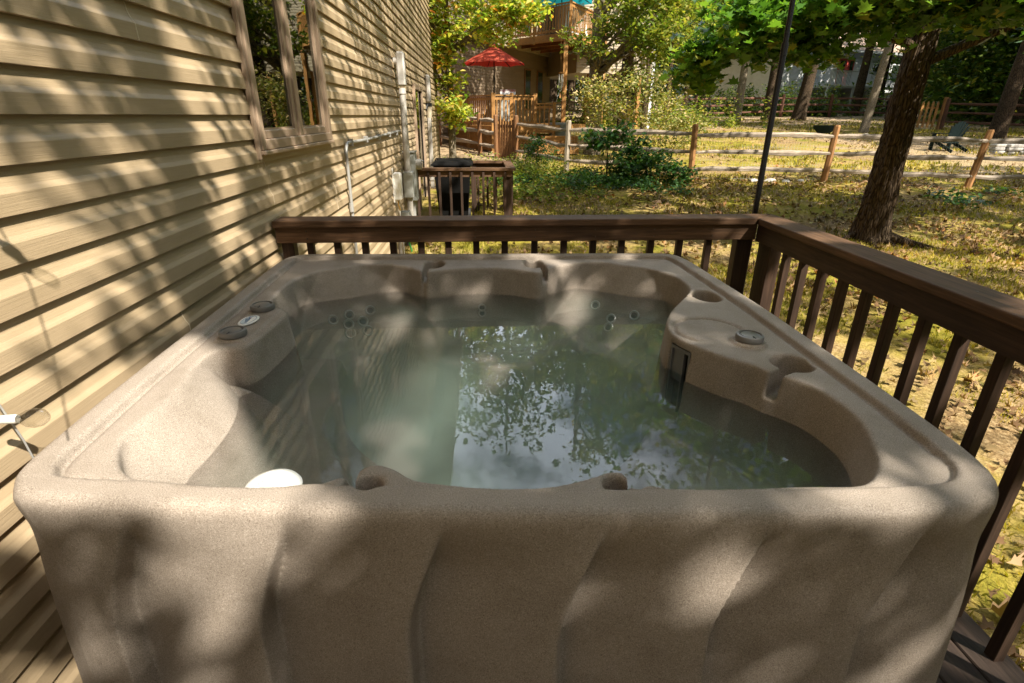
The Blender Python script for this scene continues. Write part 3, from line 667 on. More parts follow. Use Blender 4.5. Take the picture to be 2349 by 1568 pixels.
# --- bulb string hanging in front of the wall
def strand(name,pts,bulbs,label,m_wire=M['black']):
    e=empty(name,pts[0],label,'string lights')
    b=MB(); b.tube(pts,.0022,6); b.build('wire',m_wire,e,True)
    for (x,y,z),d in bulbs:
        d=Vector(d).normalized(); p=Vector((x,y,z)); q=d.to_track_quat('Z','Y')
        def lt(prof,nm,m_,n=18):
            bb=MB().local(); bb.lathe(prof,(0,0,0),n); o=bb.build(nm,m_,e,True); o.matrix_parent_inverse=Matrix(); o.location=p-e.location; o.rotation_euler=q.to_euler()
        lt([(.004,-.022),(.009,-.018),(.010,0),(.0105,.022),(.009,.026)],'socket',M['white'])
        lt([(.009,.026),(.012,.034),(.0195,.046),(.0225,.060),(.019,.076),(.010,.086),(.001,.089)],'bulb',M['bulb'])
strand('string_light_strand',[(-1.085,.93,2.9),(-1.09,1.03,1.6),(-1.085,1.075,1.10),(-1.08,1.09,1.0),(-1.075,1.105,.90),(-1.07,1.12,.7)],[((-1.078,1.085,.968),(.9,.1,-.02))],'thin wire with one clear bulb hanging between the siding and the tub corner',M['steel'])
# --- standing hook for another strand, out of view, that throws its shadow on the siding
def sh(y,z,t): return (WX+S[0]*t,y+S[1]*t,z+S[2]*t)
strand('string_light_strand',[sh(1.30,1.9,1.15),sh(1.345,1.35,1.15),sh(1.37,1.20,1.15),sh(1.36,1.0,1.15),sh(1.33,.80,1.15),sh(1.32,.6,1.15)],[(sh(1.355,1.27,1.15),(.35,.75,-.6)),(sh(1.352,1.29,1.15),(-.3,-.5,.5))],'second strand of clear bulbs hanging nearer the camera than the wall',M['black'])

# ================================================================== DECK, RAILINGS
deck=empty('tub_deck',(.3,1.4,-.1),'low brown board deck that carries the hot tub and its railing','deck')
b=MB(); x=-1.13
while x<1.60: b.box(x,x+.135,-1.6,3.10,-.035,0,.004); x+=.140
b.build('floor_boards',M['deckfloor'],deck)
b=MB(); b.box(-1.13,1.60,3.10,3.14,-.28,-.002); b.box(1.605,1.64,-1.6,3.14,-.28,-.002); b.build('rim_joist',M['rail_x'],deck)
rail=empty('deck_railing',(1.55,3.0,0),'dark brown wooden railing with square balusters, running behind and right of the hot tub','railing')
zt=1.067
b=MB()   # cap boards mitred at the corner
def cap(mb,P,z0,z1): mb.hexa([(*p,z0) for p in P]+[(*p,z1) for p in P])
cap(b,[(-1.15,2.965),(1.545,2.975),(1.695,3.125),(-1.15,3.115)],zt-.038,zt); 
o=b.build('cap_rail',M['rail_x'],rail)
b=MB(); cap(b,[(1.5475,2.972),(1.525,-1.6),(1.70,-1.6),(1.6975,3.122)],zt-.038,zt); o2=b.build('cap_rail',M['rail_y'],rail)
for q in (o,o2):
    md=q.modifiers.new('b','BEVEL'); md.width=.006; md.segments=2
b=MB(); b.box(-1.15,1.56,2.995,3.026,.940,1.029,.003); b.build('top_board',M['rail_x'],rail)
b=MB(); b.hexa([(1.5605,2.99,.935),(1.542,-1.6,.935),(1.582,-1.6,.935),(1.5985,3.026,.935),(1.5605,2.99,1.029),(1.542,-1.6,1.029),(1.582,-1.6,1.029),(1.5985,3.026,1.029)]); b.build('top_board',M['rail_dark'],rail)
br=random.Random(2)
for x in (-.985,-.835,-.675,-.518,-.365,-.21,-.05,.115,.285,.455,.625,.795,.965,1.135,1.305):
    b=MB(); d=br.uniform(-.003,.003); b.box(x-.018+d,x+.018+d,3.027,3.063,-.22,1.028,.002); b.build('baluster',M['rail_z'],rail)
y=2.735
while y>-1.5:
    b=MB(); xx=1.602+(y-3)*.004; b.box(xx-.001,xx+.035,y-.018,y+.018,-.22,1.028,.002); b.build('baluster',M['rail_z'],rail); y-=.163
M['screw']=mat('dull_screw_head',(.10,.07,.05),.5,.5,.4)
for x in (-.985,-.675,-.365,-.05,.285,.625,.965,1.305):
    for z in (.965,1.005):
        b=MB(); b.tube([(x+br.uniform(-.006,.006),2.9935,z),(x,2.997,z)],.0042,8); b.build('screw',M['screw'],rail)
for x in (-.9,-.5,-.1,.3,.7,1.1,1.45):
    b=MB(); b.tube([(x,3.045,zt-.002),(x,3.045,zt+.0012)],.0045,8); b.build('screw',M['screw'],rail)
for y in (2.6,2.1,1.6,1.1,.6,.1):
    b=MB(); b.tube([(1.615,y,zt-.002),(1.615,y,zt+.0012)],.0045,8); b.build('screw',M['screw'],rail)
b=MB(); b.box(1.475,1.565,3.030,3.10,-.25,1.028,.004); b.build('post',M['rail_z'],rail)
b=MB(); b.box(1.61,1.68,2.90,3.04,-.25,1.028,.004); b.build('post',M['rail_z'],rail)
b=MB(); b.box(-1.14,-1.075,3.030,3.10,-.25,1.028,.004); b.build('post',M['rail_z'],rail)
b=MB(); b.box(1.50,1.60,-1.0,-.90,-.25,1.028,.004); b.build('post',M['rail_z'],rail)
# black pole behind the corner
e=empty('black_pole',(1.63,3.19,-.3),'tall slim black metal pole standing behind the corner of the brown railing','pole')
b=MB(); b.tube([(1.63,3.19,-.3),(1.632,3.19,1.95)],.0165,16); b.build('lower_tube',M['black'],e,True)
b=MB(); b.tube([(1.632,3.19,1.93),(1.635,3.19,3.4)],.0135,16); b.tube([(1.632,3.19,1.90),(1.632,3.19,1.96)],.0185,16); b.build('upper_tube',M['black'],e,True)
# ---------- small landing with its own railing
ld=empty('landing_railing',(-.3,8.5,-.1),'dark brown railing round a small landing by the back door, further along the wall','railing')
yf,yb,xr,xl=8.46,9.85,.43,-1.05; zr=.865
b=MB(); cap(b,[(xl,yf-.03),(xr-.09,yf-.03),(xr+.05,yf-.06),(xr+.05,yf+.09)][:0] or [(xl,yf-.05),(xr+.05,yf-.05),(xr-.09,yf+.09),(xl,yf+.09)],zr-.036,zr); b.build('cap_rail',M['rail_x'],ld)
b=MB(); cap(b,[(xr+.052,yf-.047),(xr+.05,yb+.05),(xr-.09,yb-.09),(xr-.088,yf+.093)],zr-.036,zr); b.build('cap_rail',M['rail_y'],ld)
b=MB(); cap(b,[(-.22,yb-.087),(xr-.092,yb-.087),(xr+.047,yb+.053),(-.22,yb+.053)],zr-.036,zr); b.build('cap_rail',M['rail_x'],ld)
b=MB(); b.box(xl,xr,yf+.0,yf+.038,zr-.13,zr-.037); b.build('top_board',M['rail_x'],ld)
b=MB(); b.box(-.2,xr-.04,yb-.0,yb+.038,zr-.20,zr-.037); b.build('top_board',M['rail_x'],ld)
b=MB(); b.box(xr-.04,xr,yf+.04,yb,zr-.13,zr-.037); b.build('top_board',M['rail_y'],ld)
x=xl+.03
while x<xr-.06:
    b=MB(); b.box(x,x+.036,yf-.037,yf-.001,-.20,zr-.06,.002); b.build('baluster',M['rail_z'],ld); x+=.166
for yy in (8.75,8.92,9.1,9.3,9.5,9.7):
    b=MB(); b.box(xr-.002+.003,xr+.034,yy,yy+.036,-.20,zr-.06,.002); b.build('baluster',M['rail_z'],ld)
for xx in (-.12,.05,.2):
    b=MB(); b.box(xx,xx+.036,yb+.039,yb+.075,-.20,zr-.06,.002); b.build('baluster',M['rail_z'],ld)
for (xx,yy) in ((xr-.09,yf+.0),(xr-.09,yb-.09),(-.22,yb-.09)):
    b=MB(); b.box(xx,xx+.089,yy+.039,yy+.128,-.55,zr-.037,.003); b.build('post',M['rail_z'],ld)
lp=empty('landing',(-.3,9.1,-.2),'small brown wooden landing platform with a deep rim board in front of the back door','deck')
b=MB(); y=yf+.05
while y<yb+.3: b.box(WX+.03,xr-.02,y,y+.135,-.115,-.08,.003); y+=.14
b.build('floor_boards',M['rail_x'],lp)
b=MB()
for i in range(3): b.box(WX+.03+i*.52,WX+.03+i*.52+.51,yf+.0,yf+.036,-.36,-.117,.003)
b.build('rim_board',M['rail_x'],lp)
# wheeled bin on the landing
e=empty('wheeled_bin',(-.50,9.15,-.08),'black wheeled rubbish bin with a closed ribbed lid, standing on the landing behind its railing','trash bin')
b=MB(); 
def tap(mb,cx,cy,z0,z1,w0,w1,d0,d1): mb.hexa([(cx-w0,cy-d0,z0),(cx+w0,cy-d0,z0),(cx+w0,cy+d0,z0),(cx-w0,cy+d0,z0),(cx-w1,cy-d1,z1),(cx+w1,cy-d1,z1),(cx+w1,cy+d1,z1),(cx-w1,cy+d1,z1)])
tap(b,-.50,9.15,-.04,.86,.22,.29,.25,.33); b.build('body',M['binlid'],e)
b=MB(); tap(b,-.50,9.15,.865,.885,.325,.325,.37,.37); tap(b,-.50,9.15,.885,.925,.32,.25,.365,.30); tap(b,-.50,9.17,.925,.940,.25,.12,.30,.18)
b.tube([(-.80,9.42,.90),(-.80,9.52,.92),(-.2,9.52,.92),(-.2,9.42,.90)],.014,8); b.build('lid',M['binlid'],e)
for s in (-.24,.24):
    b=MB(); b.tube([(-.50+s-.025,9.42,.02),(-.50+s+.025,9.42,.02)],.10,18); b.build('wheel',M['rubber'],e,True)

# ================================================================== GROUND
def build_ground():
    xs=np.concatenate([np.arange(-90,-6,4.),np.arange(-6,22,.22),np.arange(22,140,4.)]); ys=np.concatenate([np.arange(-40,-3,3.),np.arange(-3,24,.22),np.arange(24,60,1.),np.arange(60,301,8.)])
    X,Y=np.meshgrid(xs,ys,indexing='ij'); Z=gz(X,Y)
    # lower, level strip under the decks and along the house
    V=np.stack([X,Y,Z],-1).reshape(-1,3); nx,ny=len(xs),len(ys)
    i,j=np.meshgrid(np.arange(nx-1),np.arange(ny-1),indexing='ij'); a=(i*ny+j).ravel()
    Q=np.stack([a,a+ny,a+ny+1,a+1],1); o=npmesh('ground',V,Q,M['ground'],smooth=True)
    xx,yy=V[:,0],V[:,1]; nn=noise2(xx,yy,.35,81)*.6+noise2(xx,yy,1.1,82)*.4-.5
    d=sstep(27,31,yy+nn*8)+sstep(11.5,14,xx+nn*6)*sstep(12,14,yy)*sstep(27,23,yy)*.8+sstep(2.6,.8,xx+nn*2)*sstep(15,17,yy)*.9+sstep(.15,.35,nn)*.5
    a=o.data.attributes.new('dirt','FLOAT','POINT'); a.data.foreach_set('value',np.clip(d,0,1).astype(np.float32)); return o
tag(build_ground(),kind='structure')
# ------------------------------------------------------------------ leaves
LOBED=np.array([(0,-.5),(.08,-.32),(.34,-.36),(.24,-.16),(.50,-.02),(.26,.06),(.30,.28),(.12,.22),(0,.52),(-.12,.22),(-.30,.28),(-.26,.06),(-.50,-.02),(-.24,-.16),(-.34,-.36),(-.08,-.32)])
OVAL=np.array([(0,-.5),(.2,-.22),(.24,.08),(0,.5),(-.24,.08),(-.2,-.22)])
RHOMB=np.array([(0,-.5),(.3,0),(0,.5),(-.3,0)])
def leafmesh(name,C,size,m,parent=None,shape=RHOMB,up=.35,rg=rng,droop=0,flat=False):
    C=np.asarray(C,float); n=len(C); k=len(shape)
    nr=rg.normal(size=(n,3)); nr/=np.linalg.norm(nr,axis=1)[:,None]; nr[:,2]=np.abs(nr[:,2]); nr=nr*(1-up)+np.array([0,0,up])
    if flat: nr=rg.normal(size=(n,3))*.22+np.array([0,0,1])
    nr/=np.linalg.norm(nr,axis=1)[:,None]
    d=rg.normal(size=(n,3)); d[:,2]-=droop; d-=nr*(d*nr).sum(1)[:,None]; d/=np.linalg.norm(d,axis=1)[:,None]; e=np.cross(d,nr)
    s=size*(.6+.7*rg.random(n)) if np.isscalar(size) else size
    sh=np.asarray(shape); bend=(np.abs(sh[:,0])**1.5)*.5-.12*sh[:,1]**2
    cu=(rg.random(n)*2.6+.2)[:,None,None]*(2.2 if flat else 1)
    V=C[:,None,:]+(e[:,None,:]*sh[None,:,0,None]+d[:,None,:]*sh[None,:,1,None]+nr[:,None,:]*bend[None,:,None]*cu)*s[:,None,None]
    F=np.arange(n*k).reshape(n,k); 
    off=np.zeros(3) if parent is None else np.array(parent.location)
    return npmesh(name,V.reshape(-1,3)-off,F,m,parent)
def clump(n,cen,rad,clumps,cr,rg=rng,shellb=.35):
    """n points gathered in clumps through an ellipsoid"""
    d=rg.normal(size=(clumps,3)); d/=np.linalg.norm(d,axis=1)[:,None]
    r=rg.random(clumps)**shellb; cc=np.array(cen)+d*r[:,None]*np.array(rad)
    i=rg.integers(0,clumps,n); return cc[i]+rg.normal(size=(n,3))*cr*np.array([1,1,.6]), cc
# leaf litter + grass on the yard
def scatter_xy(n,x0,x1,y0,y1,rg): return x0+(x1-x0)*rg.random(n), y0+(y1-y0)*rg.random(n)
rg=np.random.default_rng(11)
X=[];Y=[]
for (n,a) in ((7000,(1.75,9,-1.,9.)),(9000,(-1,14,6,14)),(5000,(-1,26,13,34))):
    x,y=scatter_xy(n,*a,rg); k=(noise2(x,y,.8,9)>.42)|(rg.random(n)<.35); X.append(x[k]);Y.append(y[k])
X=np.concatenate(X);Y=np.concatenate(Y); k=~((X<1.7)&(Y<3.2))&~((X<.5)&(Y>8.4)&(Y<9.9)); X=X[k];Y=Y[k]
near=Y<10
tag(leafmesh('fallen_leaves',np.stack([X,Y,gz(X,Y)+.018+.02*rg.random(len(X))],1)[near],.078,M['leaf_litter'],None,LOBED,flat=True,rg=rg),kind='stuff')
tag(leafmesh('fallen_leaves',np.stack([X,Y,gz(X,Y)+.018+.02*rg.random(len(X))],1)[~near],.12,M['leaf_litter'],None,OVAL,flat=True,rg=rg),kind='stuff')
def grass(n,a,hh,seed,wd=.006):
    rg=np.random.default_rng(seed); x,y=scatter_xy(n,*a,rg); k=noise2(x,y,.7,21)+.5*noise2(x,y,2.2,22)>.78; x=x[k];y=y[k]; k=~((x<1.68)&(y<3.2)); x=x[k];y=y[k]; n=len(x)
    z=gz(x,y); a_=rg.random(n)*6.28; h=hh*(.4+rg.random(n)); ln=rg.normal(size=(n,2))*.45*h[:,None]; w_=wd*(1+rg.random(n))
    B=np.stack([x,y,z-.01],1); dx=np.stack([np.cos(a_)*w_,np.sin(a_)*w_,0*a_],1); T=B+np.stack([ln[:,0],ln[:,1],h],1); Mi=B+np.stack([ln[:,0]*.35,ln[:,1]*.35,h*.6],1)
    V=np.stack([B-dx,B+dx,Mi+dx*.7,T,Mi-dx*.7],1).reshape(-1,3)
    return npmesh('grass',V,np.arange(n*5).reshape(n,5),M['grass'])
tag(grass(60000,(1.7,9,-1,8),.045,31,.003),kind='stuff'); tag(grass(60000,(-1.1,14,4,14),.06,32,.006),kind='stuff'); tag(grass(40000,(1,28,13,36),.10,33,.014),kind='stuff')
# ================================================================== SPLIT-RAIL FENCE AND GATE
def railpiece(mb,a,b_,w,h,rg,n=7):
    a=np.array(a);b_=np.array(b_); d=b_-a; L_=np.linalg.norm(d); d/=L_; s=np.cross(d,[0,0,1]); s/=np.linalg.norm(s); V=[];Fc=[]
    for i in range(n+1):
        t=i/n; c=a+(b_-a)*t+s*rg.normal()*.012+np.array([0,0,rg.normal()*.012]); f=.55+.45*math.sin(math.pi*min(1,max(0,t*1.02)))**.4; hw=w/2*f*(1+.12*rg.normal()); hh=h/2*f*(1+.12*rg.normal())
        V+= [c-s*hw*.75-np.array([0,0,hh]),c+s*hw*.8-np.array([0,0,hh*.8]),c+s*hw+np.array([0,0,hh*.15]),c+s*hw*.35+np.array([0,0,hh]),c-s*hw*.9+np.array([0,0,hh*.35])]
    for i in range(n):
        for j in range(5):
            q=(j+1)%5; Fc.append((i*5+j,i*5+q,(i+1)*5+q,(i+1)*5+j))
    Fc+= [(4,3,2,1,0),tuple(n*5+j for j in range(5))]; mb.add(V,Fc)
def fence(name,posts,label,cat,mp,mr,ph=1.25,hts=(.27,.65,1.02),rs=3,rw=.10,rh=.115,pw=.13,postmats=None,lean=None):
    e=empty(name,(posts[0][0],posts[0][1],g1(*posts[0])),label,cat); rg=np.random.default_rng(rs)
    for i,(x,y) in enumerate(posts):
        z=g1(x,y); l=(rg.normal()*.02,0) if not lean else lean[i]
        b=MB(); w=pw/2; b.tube([(x,y,z-.2),(x+l[0],y+l[1],z+ph-.03),(x+l[0],y+l[1],z+ph)],[w*1.15,w*1.05,w*.85],7); b.build('post',(postmats[i] if postmats else mp),e)
    for (x0,y0),(x1,y1) in zip(posts[:-1],posts[1:]):
        for h in hts:
            b=MB(); railpiece(b,(x0,y0,g1(x0,y0)+h),(x1,y1,g1(x1,y1)+h),rw,rh,rg); b.build('rail',mr,e)
    return e
FP=[(.99,17.22),(2.17,14.62),(4.92,12.98),(8.0,12.68),(10.9,11.94),(14.0,11.5),(17.1,11.2)]
fe=fence('split_rail_fence',FP,'weathered three-rail split fence crossing the near yard behind the big tree','fence',M['post_z'],M['grey_rail'],postmats=[M['picket_z'],M['greypost_z']]+[M['post_z']]*5,lean=[(0,0),(.02,0),(-.04,0),(.05,0),(.16,.02),(0,0),(0,0)])
b=MB()
for (x0,y0),(x1,y1) in zip(FP[1:5],FP[2:6]):
    n_=int(math.hypot(x1-x0,y1-y0)/.07)
    for i in range(n_):
        t=i/n_; x=x0+(x1-x0)*t; y=y0+(y1-y0)*t+.075; z=g1(x,y); top=1.0+.03*math.sin(i*.15); b.bar((x,y,z),(x,y,z+top),.0024,.0024)
    for h in (.05,.15,.25,.36,.46,.56,.66,.76,.86,.96,1.03):
        for i in range(6):
            t0,t1=i/6,(i+1)/6; p=(x0+(x1-x0)*t0,y0+(y1-y0)*t0+.078); q=(x0+(x1-x0)*t1,y0+(y1-y0)*t1+.078); b.bar((*p,g1(*p)+h),(*q,g1(*q)+h),.0024,.0024)
b.build('wire_mesh',M['wire'],fe)
fence('split_rail_fence',[(.42,17.62),(-.1,19.0),(-1.6,21.3)],'short run of split rail fence left of the picket gate below the wooden deck','fence',M['picket_z'],M['grey_rail'],rs=8,hts=(.3,.7,1.05))
ge=empty('picket_gate',(.72,17.4,g1(.7,17.4)),'brown closed board gate beside the weathered split rail fence','gate')
A=np.array([.46,17.60]);B_=np.array([.93,17.26]); 
for i in range(6):
    t=i/6+.01; p=A+(B_-A)*t; q=A+(B_-A)*(t+.152); z=g1(*p); h=1.13-.05*math.sin(math.pi*(i+.5)/6)
    b=MB(); b.hexa([(p[0],p[1],z+.02),(q[0],q[1],z+.02),(q[0]+.01,q[1]+.018,z+.02),(p[0]+.01,p[1]+.018,z+.02),(p[0]+.015,p[1],z+h),(q[0]-.012,q[1],z+h),(q[0]-.002,q[1]+.018,z+h),(p[0]+.025,p[1]+.018,z+h)]); b.build('picket',M['picket_z'],ge)
for h in (.25,.92):
    b=MB(); b.bar((A[0]+.02,A[1]+.04,.37+h),(B_[0]+.02,B_[1]+.04,.37+h),.03,.08); b.build('cross_rail',M['picket_z'],ge)
for h in (.28,.95):
    b=MB(); b.box(.915,.955,17.22,17.245,.38+h-.05,.38+h+.05); b.build('hinge',M['black'],ge)
# far fence
FF=[(9.5,34.0),(13.06,35.2),(16.7,37.2),(20.3,38.6),(23.9,38.9),(26.4,36.6)]
fence('split_rail_fence',FF,'dark red-brown split rail fence at the far end of the lawn, before the white house','fence',M['darkrail_x'],M['darkrail_x'],ph=1.42,rs=4,hts=(.35,.78,1.18),rw=.12,rh=.13,pw=.2)
fence('split_rail_fence',[(23.6,28.5),(26.6,26.6),(29.5,24.8),(32.5,23)],'dark split rail fence to the right of the far picket gate','fence',M['darkrail_x'],M['darkrail_x'],ph=1.45,rs=5,hts=(.35,.80,1.22),rw=.12,rh=.13,pw=.2)
fence('split_rail_fence',[(1.5,29),(5.5,31.5),(9.5,34.0)],'pale sunlit split rail fence behind the undergrowth, left of the far dark fence','fence',M['cedar_z'],M['grey_rail'],ph=1.35,rs=6,hts=(.3,.7,1.1),rw=.11,rh=.12,pw=.17)
ge=empty('picket_gate',(22.6,28.9,1.0),'tan pointed picket gate in the far fence right of the big tree trunk','gate')
for i in range(8):
    x=21.75+i*.215; y=29.1-i*.06; z=g1(x,y); b=MB(); w=.062
    b.hexa([(x-w,y,z+.06),(x+w,y,z+.06),(x+w,y+.03,z+.06),(x-w,y+.03,z+.06),(x-w,y,z+1.22),(x+w,y,z+1.22),(x+w,y+.03,z+1.22),(x-w,y+.03,z+1.22)])
    b.add([(x-w,y,z+1.22),(x+w,y,z+1.22),(x,y,z+1.32),(x-w,y+.03,z+1.22),(x+w,y+.03,z+1.22),(x,y+.03,z+1.32)],[(0,1,2),(5,4,3),(0,2,5,3),(1,4,5,2),(0,3,4,1)]); b.build('picket',M['cedar_z'],ge)
for h in (.3,1.0):
    b=MB(); b.bar((21.65,29.2,1.05+h),(23.35,28.72,1.02+h),.04,.09); b.build('cross_rail',M['cedar_z'],ge)
b=MB(); b.box(23.42,23.58,28.48,28.64,.8,2.52,.02); b.build('gate_post',M['post_z'],ge)
b=MB(); b.box(21.45,21.6,29.1,29.25,.8,2.5,.02); b.build('gate_post',M['darkrail_x'],ge)
# ================================================================== NEIGHBOUR'S HOUSE
U=np.array([.5,.866]); NN=np.array([.866,-.5]); W0=np.array([-1.1,22.5])
def wp3(t,o,z): p=W0+U*t+NN*o; return (p[0],p[1],z)
nh=empty('neighbour_house',(2,25,.7),'grey-tan vinyl sided two storey house behind the red umbrella and the wooden decks','house')
def lapwall(t0,t1,z0,z1,P0,U_,N_,cr=.115,skip=None):
    b=MB(); z=z0
    while z<z1:
        pr=[(-.012,z+cr),(.004,z+cr*.4),(.004,z),(-.010,z)]
        V=[];
        for t in (t0,t1):
            for o,zz in pr: p=P0+U_*t+N_*o; V.append((p[0],p[1],zz))
        b.add(V,[(i,i+1,i+5,i+4) for i in range(3)]); z+=cr
    return b
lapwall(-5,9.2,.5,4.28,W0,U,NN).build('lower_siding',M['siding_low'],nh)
lapwall(-5,9.2,4.40,7.6,W0+NN*.25,U,NN).build('upper_siding',M['siding_grey'],nh)
b=MB()
def pbox(mb,t0,t1,o0,o1,z0,z1): mb.hexa([wp3(t0,o0,z0),wp3(t0,o1,z0),wp3(t1,o1,z0),wp3(t1,o0,z0),wp3(t0,o0,z1),wp3(t0,o1,z1),wp3(t1,o1,z1),wp3(t1,o0,z1)])
pbox(b,-5,9.2,-6,-.014,.3,4.30); pbox(b,-5,9.2,-6,.236,4.301,7.6); b.build('wall_core',M['siding_grey'],nh)
b=MB(); pbox(b,-5.4,9.6,-6.5,.75,7.6,7.72); b.hexa([wp3(-5.4,.75,7.72),wp3(9.6,.75,7.72),wp3(9.6,-3,9.6),wp3(-5.4,-3,9.6),wp3(-5.4,.80,7.80),wp3(9.6,.80,7.80),wp3(9.6,-3,9.7),wp3(-5.4,-3,9.7)]); b.build('roof',mat('roof_shingle',(.16,.12,.095),.9),nh)
M['ngl']=mat('dim_window',(.02,.03,.02),.08,.8)
for t,z0_,z1_,w_ in ((6.2,1.9,3.55,.55),(7.6,1.9,3.55,.55),(5.0,5.0,6.3,1.2),(.6,5.2,6.4,.9)):
    o=.0 if z0_<4 else .25
    b=MB(); pbox(b,t-.06,t+w_+.06,o,o+.05,z0_-.06,z1_+.06); wf=b.build('window',M['picket_z'],nh)
    b=MB(); pbox(b,t,t+w_,o+.045,o+.056,z0_,z1_); sub(b,'pane',M['ngl'],wf)
# second wing, farther right, on posts
P2=np.array([4.3,27.0]); U2=np.array([.955,.295]); N2=np.array([.295,-.955])
lapwall(0,4.0,3.6,7.2,P2,U2,N2).build('wing_siding',M['siding_grey'],nh)
b=MB(); 
def p2(t,o,z): p=P2+U2*t+N2*o; return (p[0],p[1],z)
def p2box(mb,t0,t1,o0,o1,z0,z1): mb.hexa([p2(t0,o0,z0),p2(t0,o1,z0),p2(t1,o1,z0),p2(t1,o0,z0),p2(t0,o0,z1),p2(t0,o1,z1),p2(t1,o1,z1),p2(t1,o0,z1)])
p2box(b,0,4.0,-5,-.014,3.4,7.2); b.build('wing_core',M['siding_grey'],nh)
b=MB(); p2box(b,3.99,4.13,-.05,.03,.9,7.2); p2box(b,-.3,4.6,-5,.55,7.2,7.3); b.build('white_trim',M['white_paint'],nh)
b=MB(); b.hexa([p2(-.3,.55,7.3),p2(4.6,.55,7.3),p2(4.6,-2.5,9),p2(-.3,-2.5,9),p2(-.3,.6,7.4),p2(4.6,.6,7.4),p2(4.6,-2.5,9.1),p2(-.3,-2.5,9.1)]); b.build('wing_roof',mat('roof_shingle_wing',(.17,.13,.10),.9),nh)
for t in (.7,1.1,3.4):
    b=MB(); p2box(b,t,t+.16,-.3,-.14,.7,3.4); b.build('stilt',M['cedar_z'],nh)
# generic railing run
def run(par,P,Q,zf,h=.95,sp=.16,lim=99,mats=('cedar_x','cedar_z'),cnt=[0]):
    P=np.array(P,float);Q=np.array(Q,float); L_=np.linalg.norm(Q-P); d=(Q-P)/L_
    for (hh,ww) in ((h,.12),):
        b=MB(); b.bar((*P,zf+h),(*Q,zf+h),ww,.035); b.build('cap_rail',M[mats[0]],par)
    for z_ in (zf+h-.10,zf+.10):
        b=MB(); b.bar((*P,z_),(*Q,z_),.035,.08); b.build('cross_rail',M[mats[0]],par)
    n=int(L_/sp)
    for i in range(1,n):
        p=P+d*(i*L_/n); b=MB(); b.bar((*p,zf+.03),(*p,zf+h-.03),.036,.036,up=(d[0],d[1],0)); b.build('baluster',M[mats[1]],par)
def postz(par,p,z0,z1,w=.12,m='cedar_z'):
    b=MB(); b.box(p[0]-w/2,p[0]+w/2,p[1]-w/2,p[1]+w/2,z0,z1,.008); b.build('post',M[m],par)
def slab(par,P,z0,z1,name,m,n=None):
    b=MB(); k=len(P); b.add([(*p,z0) for p in P]+[(*p,z1) for p in P],[tuple(range(k-1,-1,-1)),tuple(range(k,2*k))]+[(i,(i+1)%k,k+(i+1)%k,k+i) for i in range(k)]); return b.build(name,M[m],par)
def fascia(par,P,Q,z0,z1,m='cedar_x'):
    P=np.array(P);Q=np.array(Q); b=MB(); d=(Q-P)/np.linalg.norm(Q-P); s=np.array([d[1],-d[0]])*.02
    b.hexa([(*(P-s),z0),(*(Q-s),z0),(*(Q+s),z0),(*(P+s),z0),(*(P-s),z1),(*(Q-s),z1),(*(Q+s),z1),(*(P+s),z1)]); b.build('fascia_board',M[m],par)
# upper deck
ud=empty('upper_deck',(2.6,25,4.34),'orange cedar upper deck with railing on tall posts, shading the wall below','deck')
D0=(1.25,26.2);D1=(3.45,23.7);D2=(5.6,27.3)
slab(ud,[D0,D1,D2,(3.2,29.8)],4.46,4.58,'floor','cedar_x'); fascia(ud,D0,D1,4.34,4.60); fascia(ud,D1,D2,4.34,4.60)
for t in (.25,.5,.75):
    a=(D0[0]+(3.2-D0[0])*t,D0[1]+(29.8-D0[1])*t); c=(D1[0]+(D2[0]-D1[0])*t,D1[1]+(D2[1]-D1[1])*t); b=MB(); b.bar((*a,4.42),(*c,4.42),.05,.16); b.build('joist',M['picket_z'],ud)
run(ud,D0,D1,4.6,1.0,.15); run(ud,D1,D2,4.6,1.0,.16)
for t in (0,.42,1): postz(ud,(D0[0]+(D1[0]-D0[0])*t,D0[1]+(D1[1]-D0[1])*t),4.3,5.66,.11)
postz(ud,D2,.9,5.6,.15); postz(ud,(3.33,23.85),.6,4.46,.17)
# lower deck
ldk=empty('lower_deck',(.3,20,.6),'low orange cedar deck with railing and diamond lattice skirt below the red umbrella','deck')
C0=(.35,19.0);CA=(-1.5,22.4);C2=(1.75,19.35);C3=(4.3,24.0)
slab(ldk,[C0,C2,C3,(1.5,27),CA],1.20,1.27,'floor','cedar_x'); fascia(ldk,CA,C0,1.06,1.27); fascia(ldk,C0,C2,1.06,1.27); fascia(ldk,C2,C3,1.06,1.27)
run(ldk,CA,C0,1.27,.93,.15); run(ldk,C0,C2,1.27,.93,.12)
for p in (C0,CA,C2,(.95,19.17)): postz(ldk,p,.4,2.27,.12)
postz(ldk,(-.5,20.56),.4,2.2,.12)
run(ldk,(1.75,19.35),(2.35,19.0),1.0,.95,.15); postz(ldk,(2.35,19.0),.4,2.0,.1)
def lattice(P,Q,z0,z1,par):
    P=np.array(P);Q=np.array(Q); L_=np.linalg.norm(Q-P); d=(Q-P)/L_; H_=z1-z0; b=MB(); sp=.105
    for sg in (1,-1):
        k=-int(H_/sp)-1
        while k*sp<L_+H_:
            u0=k*sp; u1=u0+H_; a0,a1=max(u0,0),min(u1,L_)
            if a1>a0+.02:
                za=(a0-u0); zb=(a1-u0)
                if sg<0: za,zb=H_-za,H_-zb
                p=P+d*a0+np.array([d[1],-d[0]])*(.01*sg); q=P+d*a1+np.array([d[1],-d[0]])*(.01*sg)
                b.bar((*p,z0+za),(*q,z0+zb),.008,.034)
            k+=1
    b.build('lattice',M['cedar_x'],par)
lattice(CA,C0,.50,1.06,ldk); lattice(C0,C2,.50,1.06,ldk)
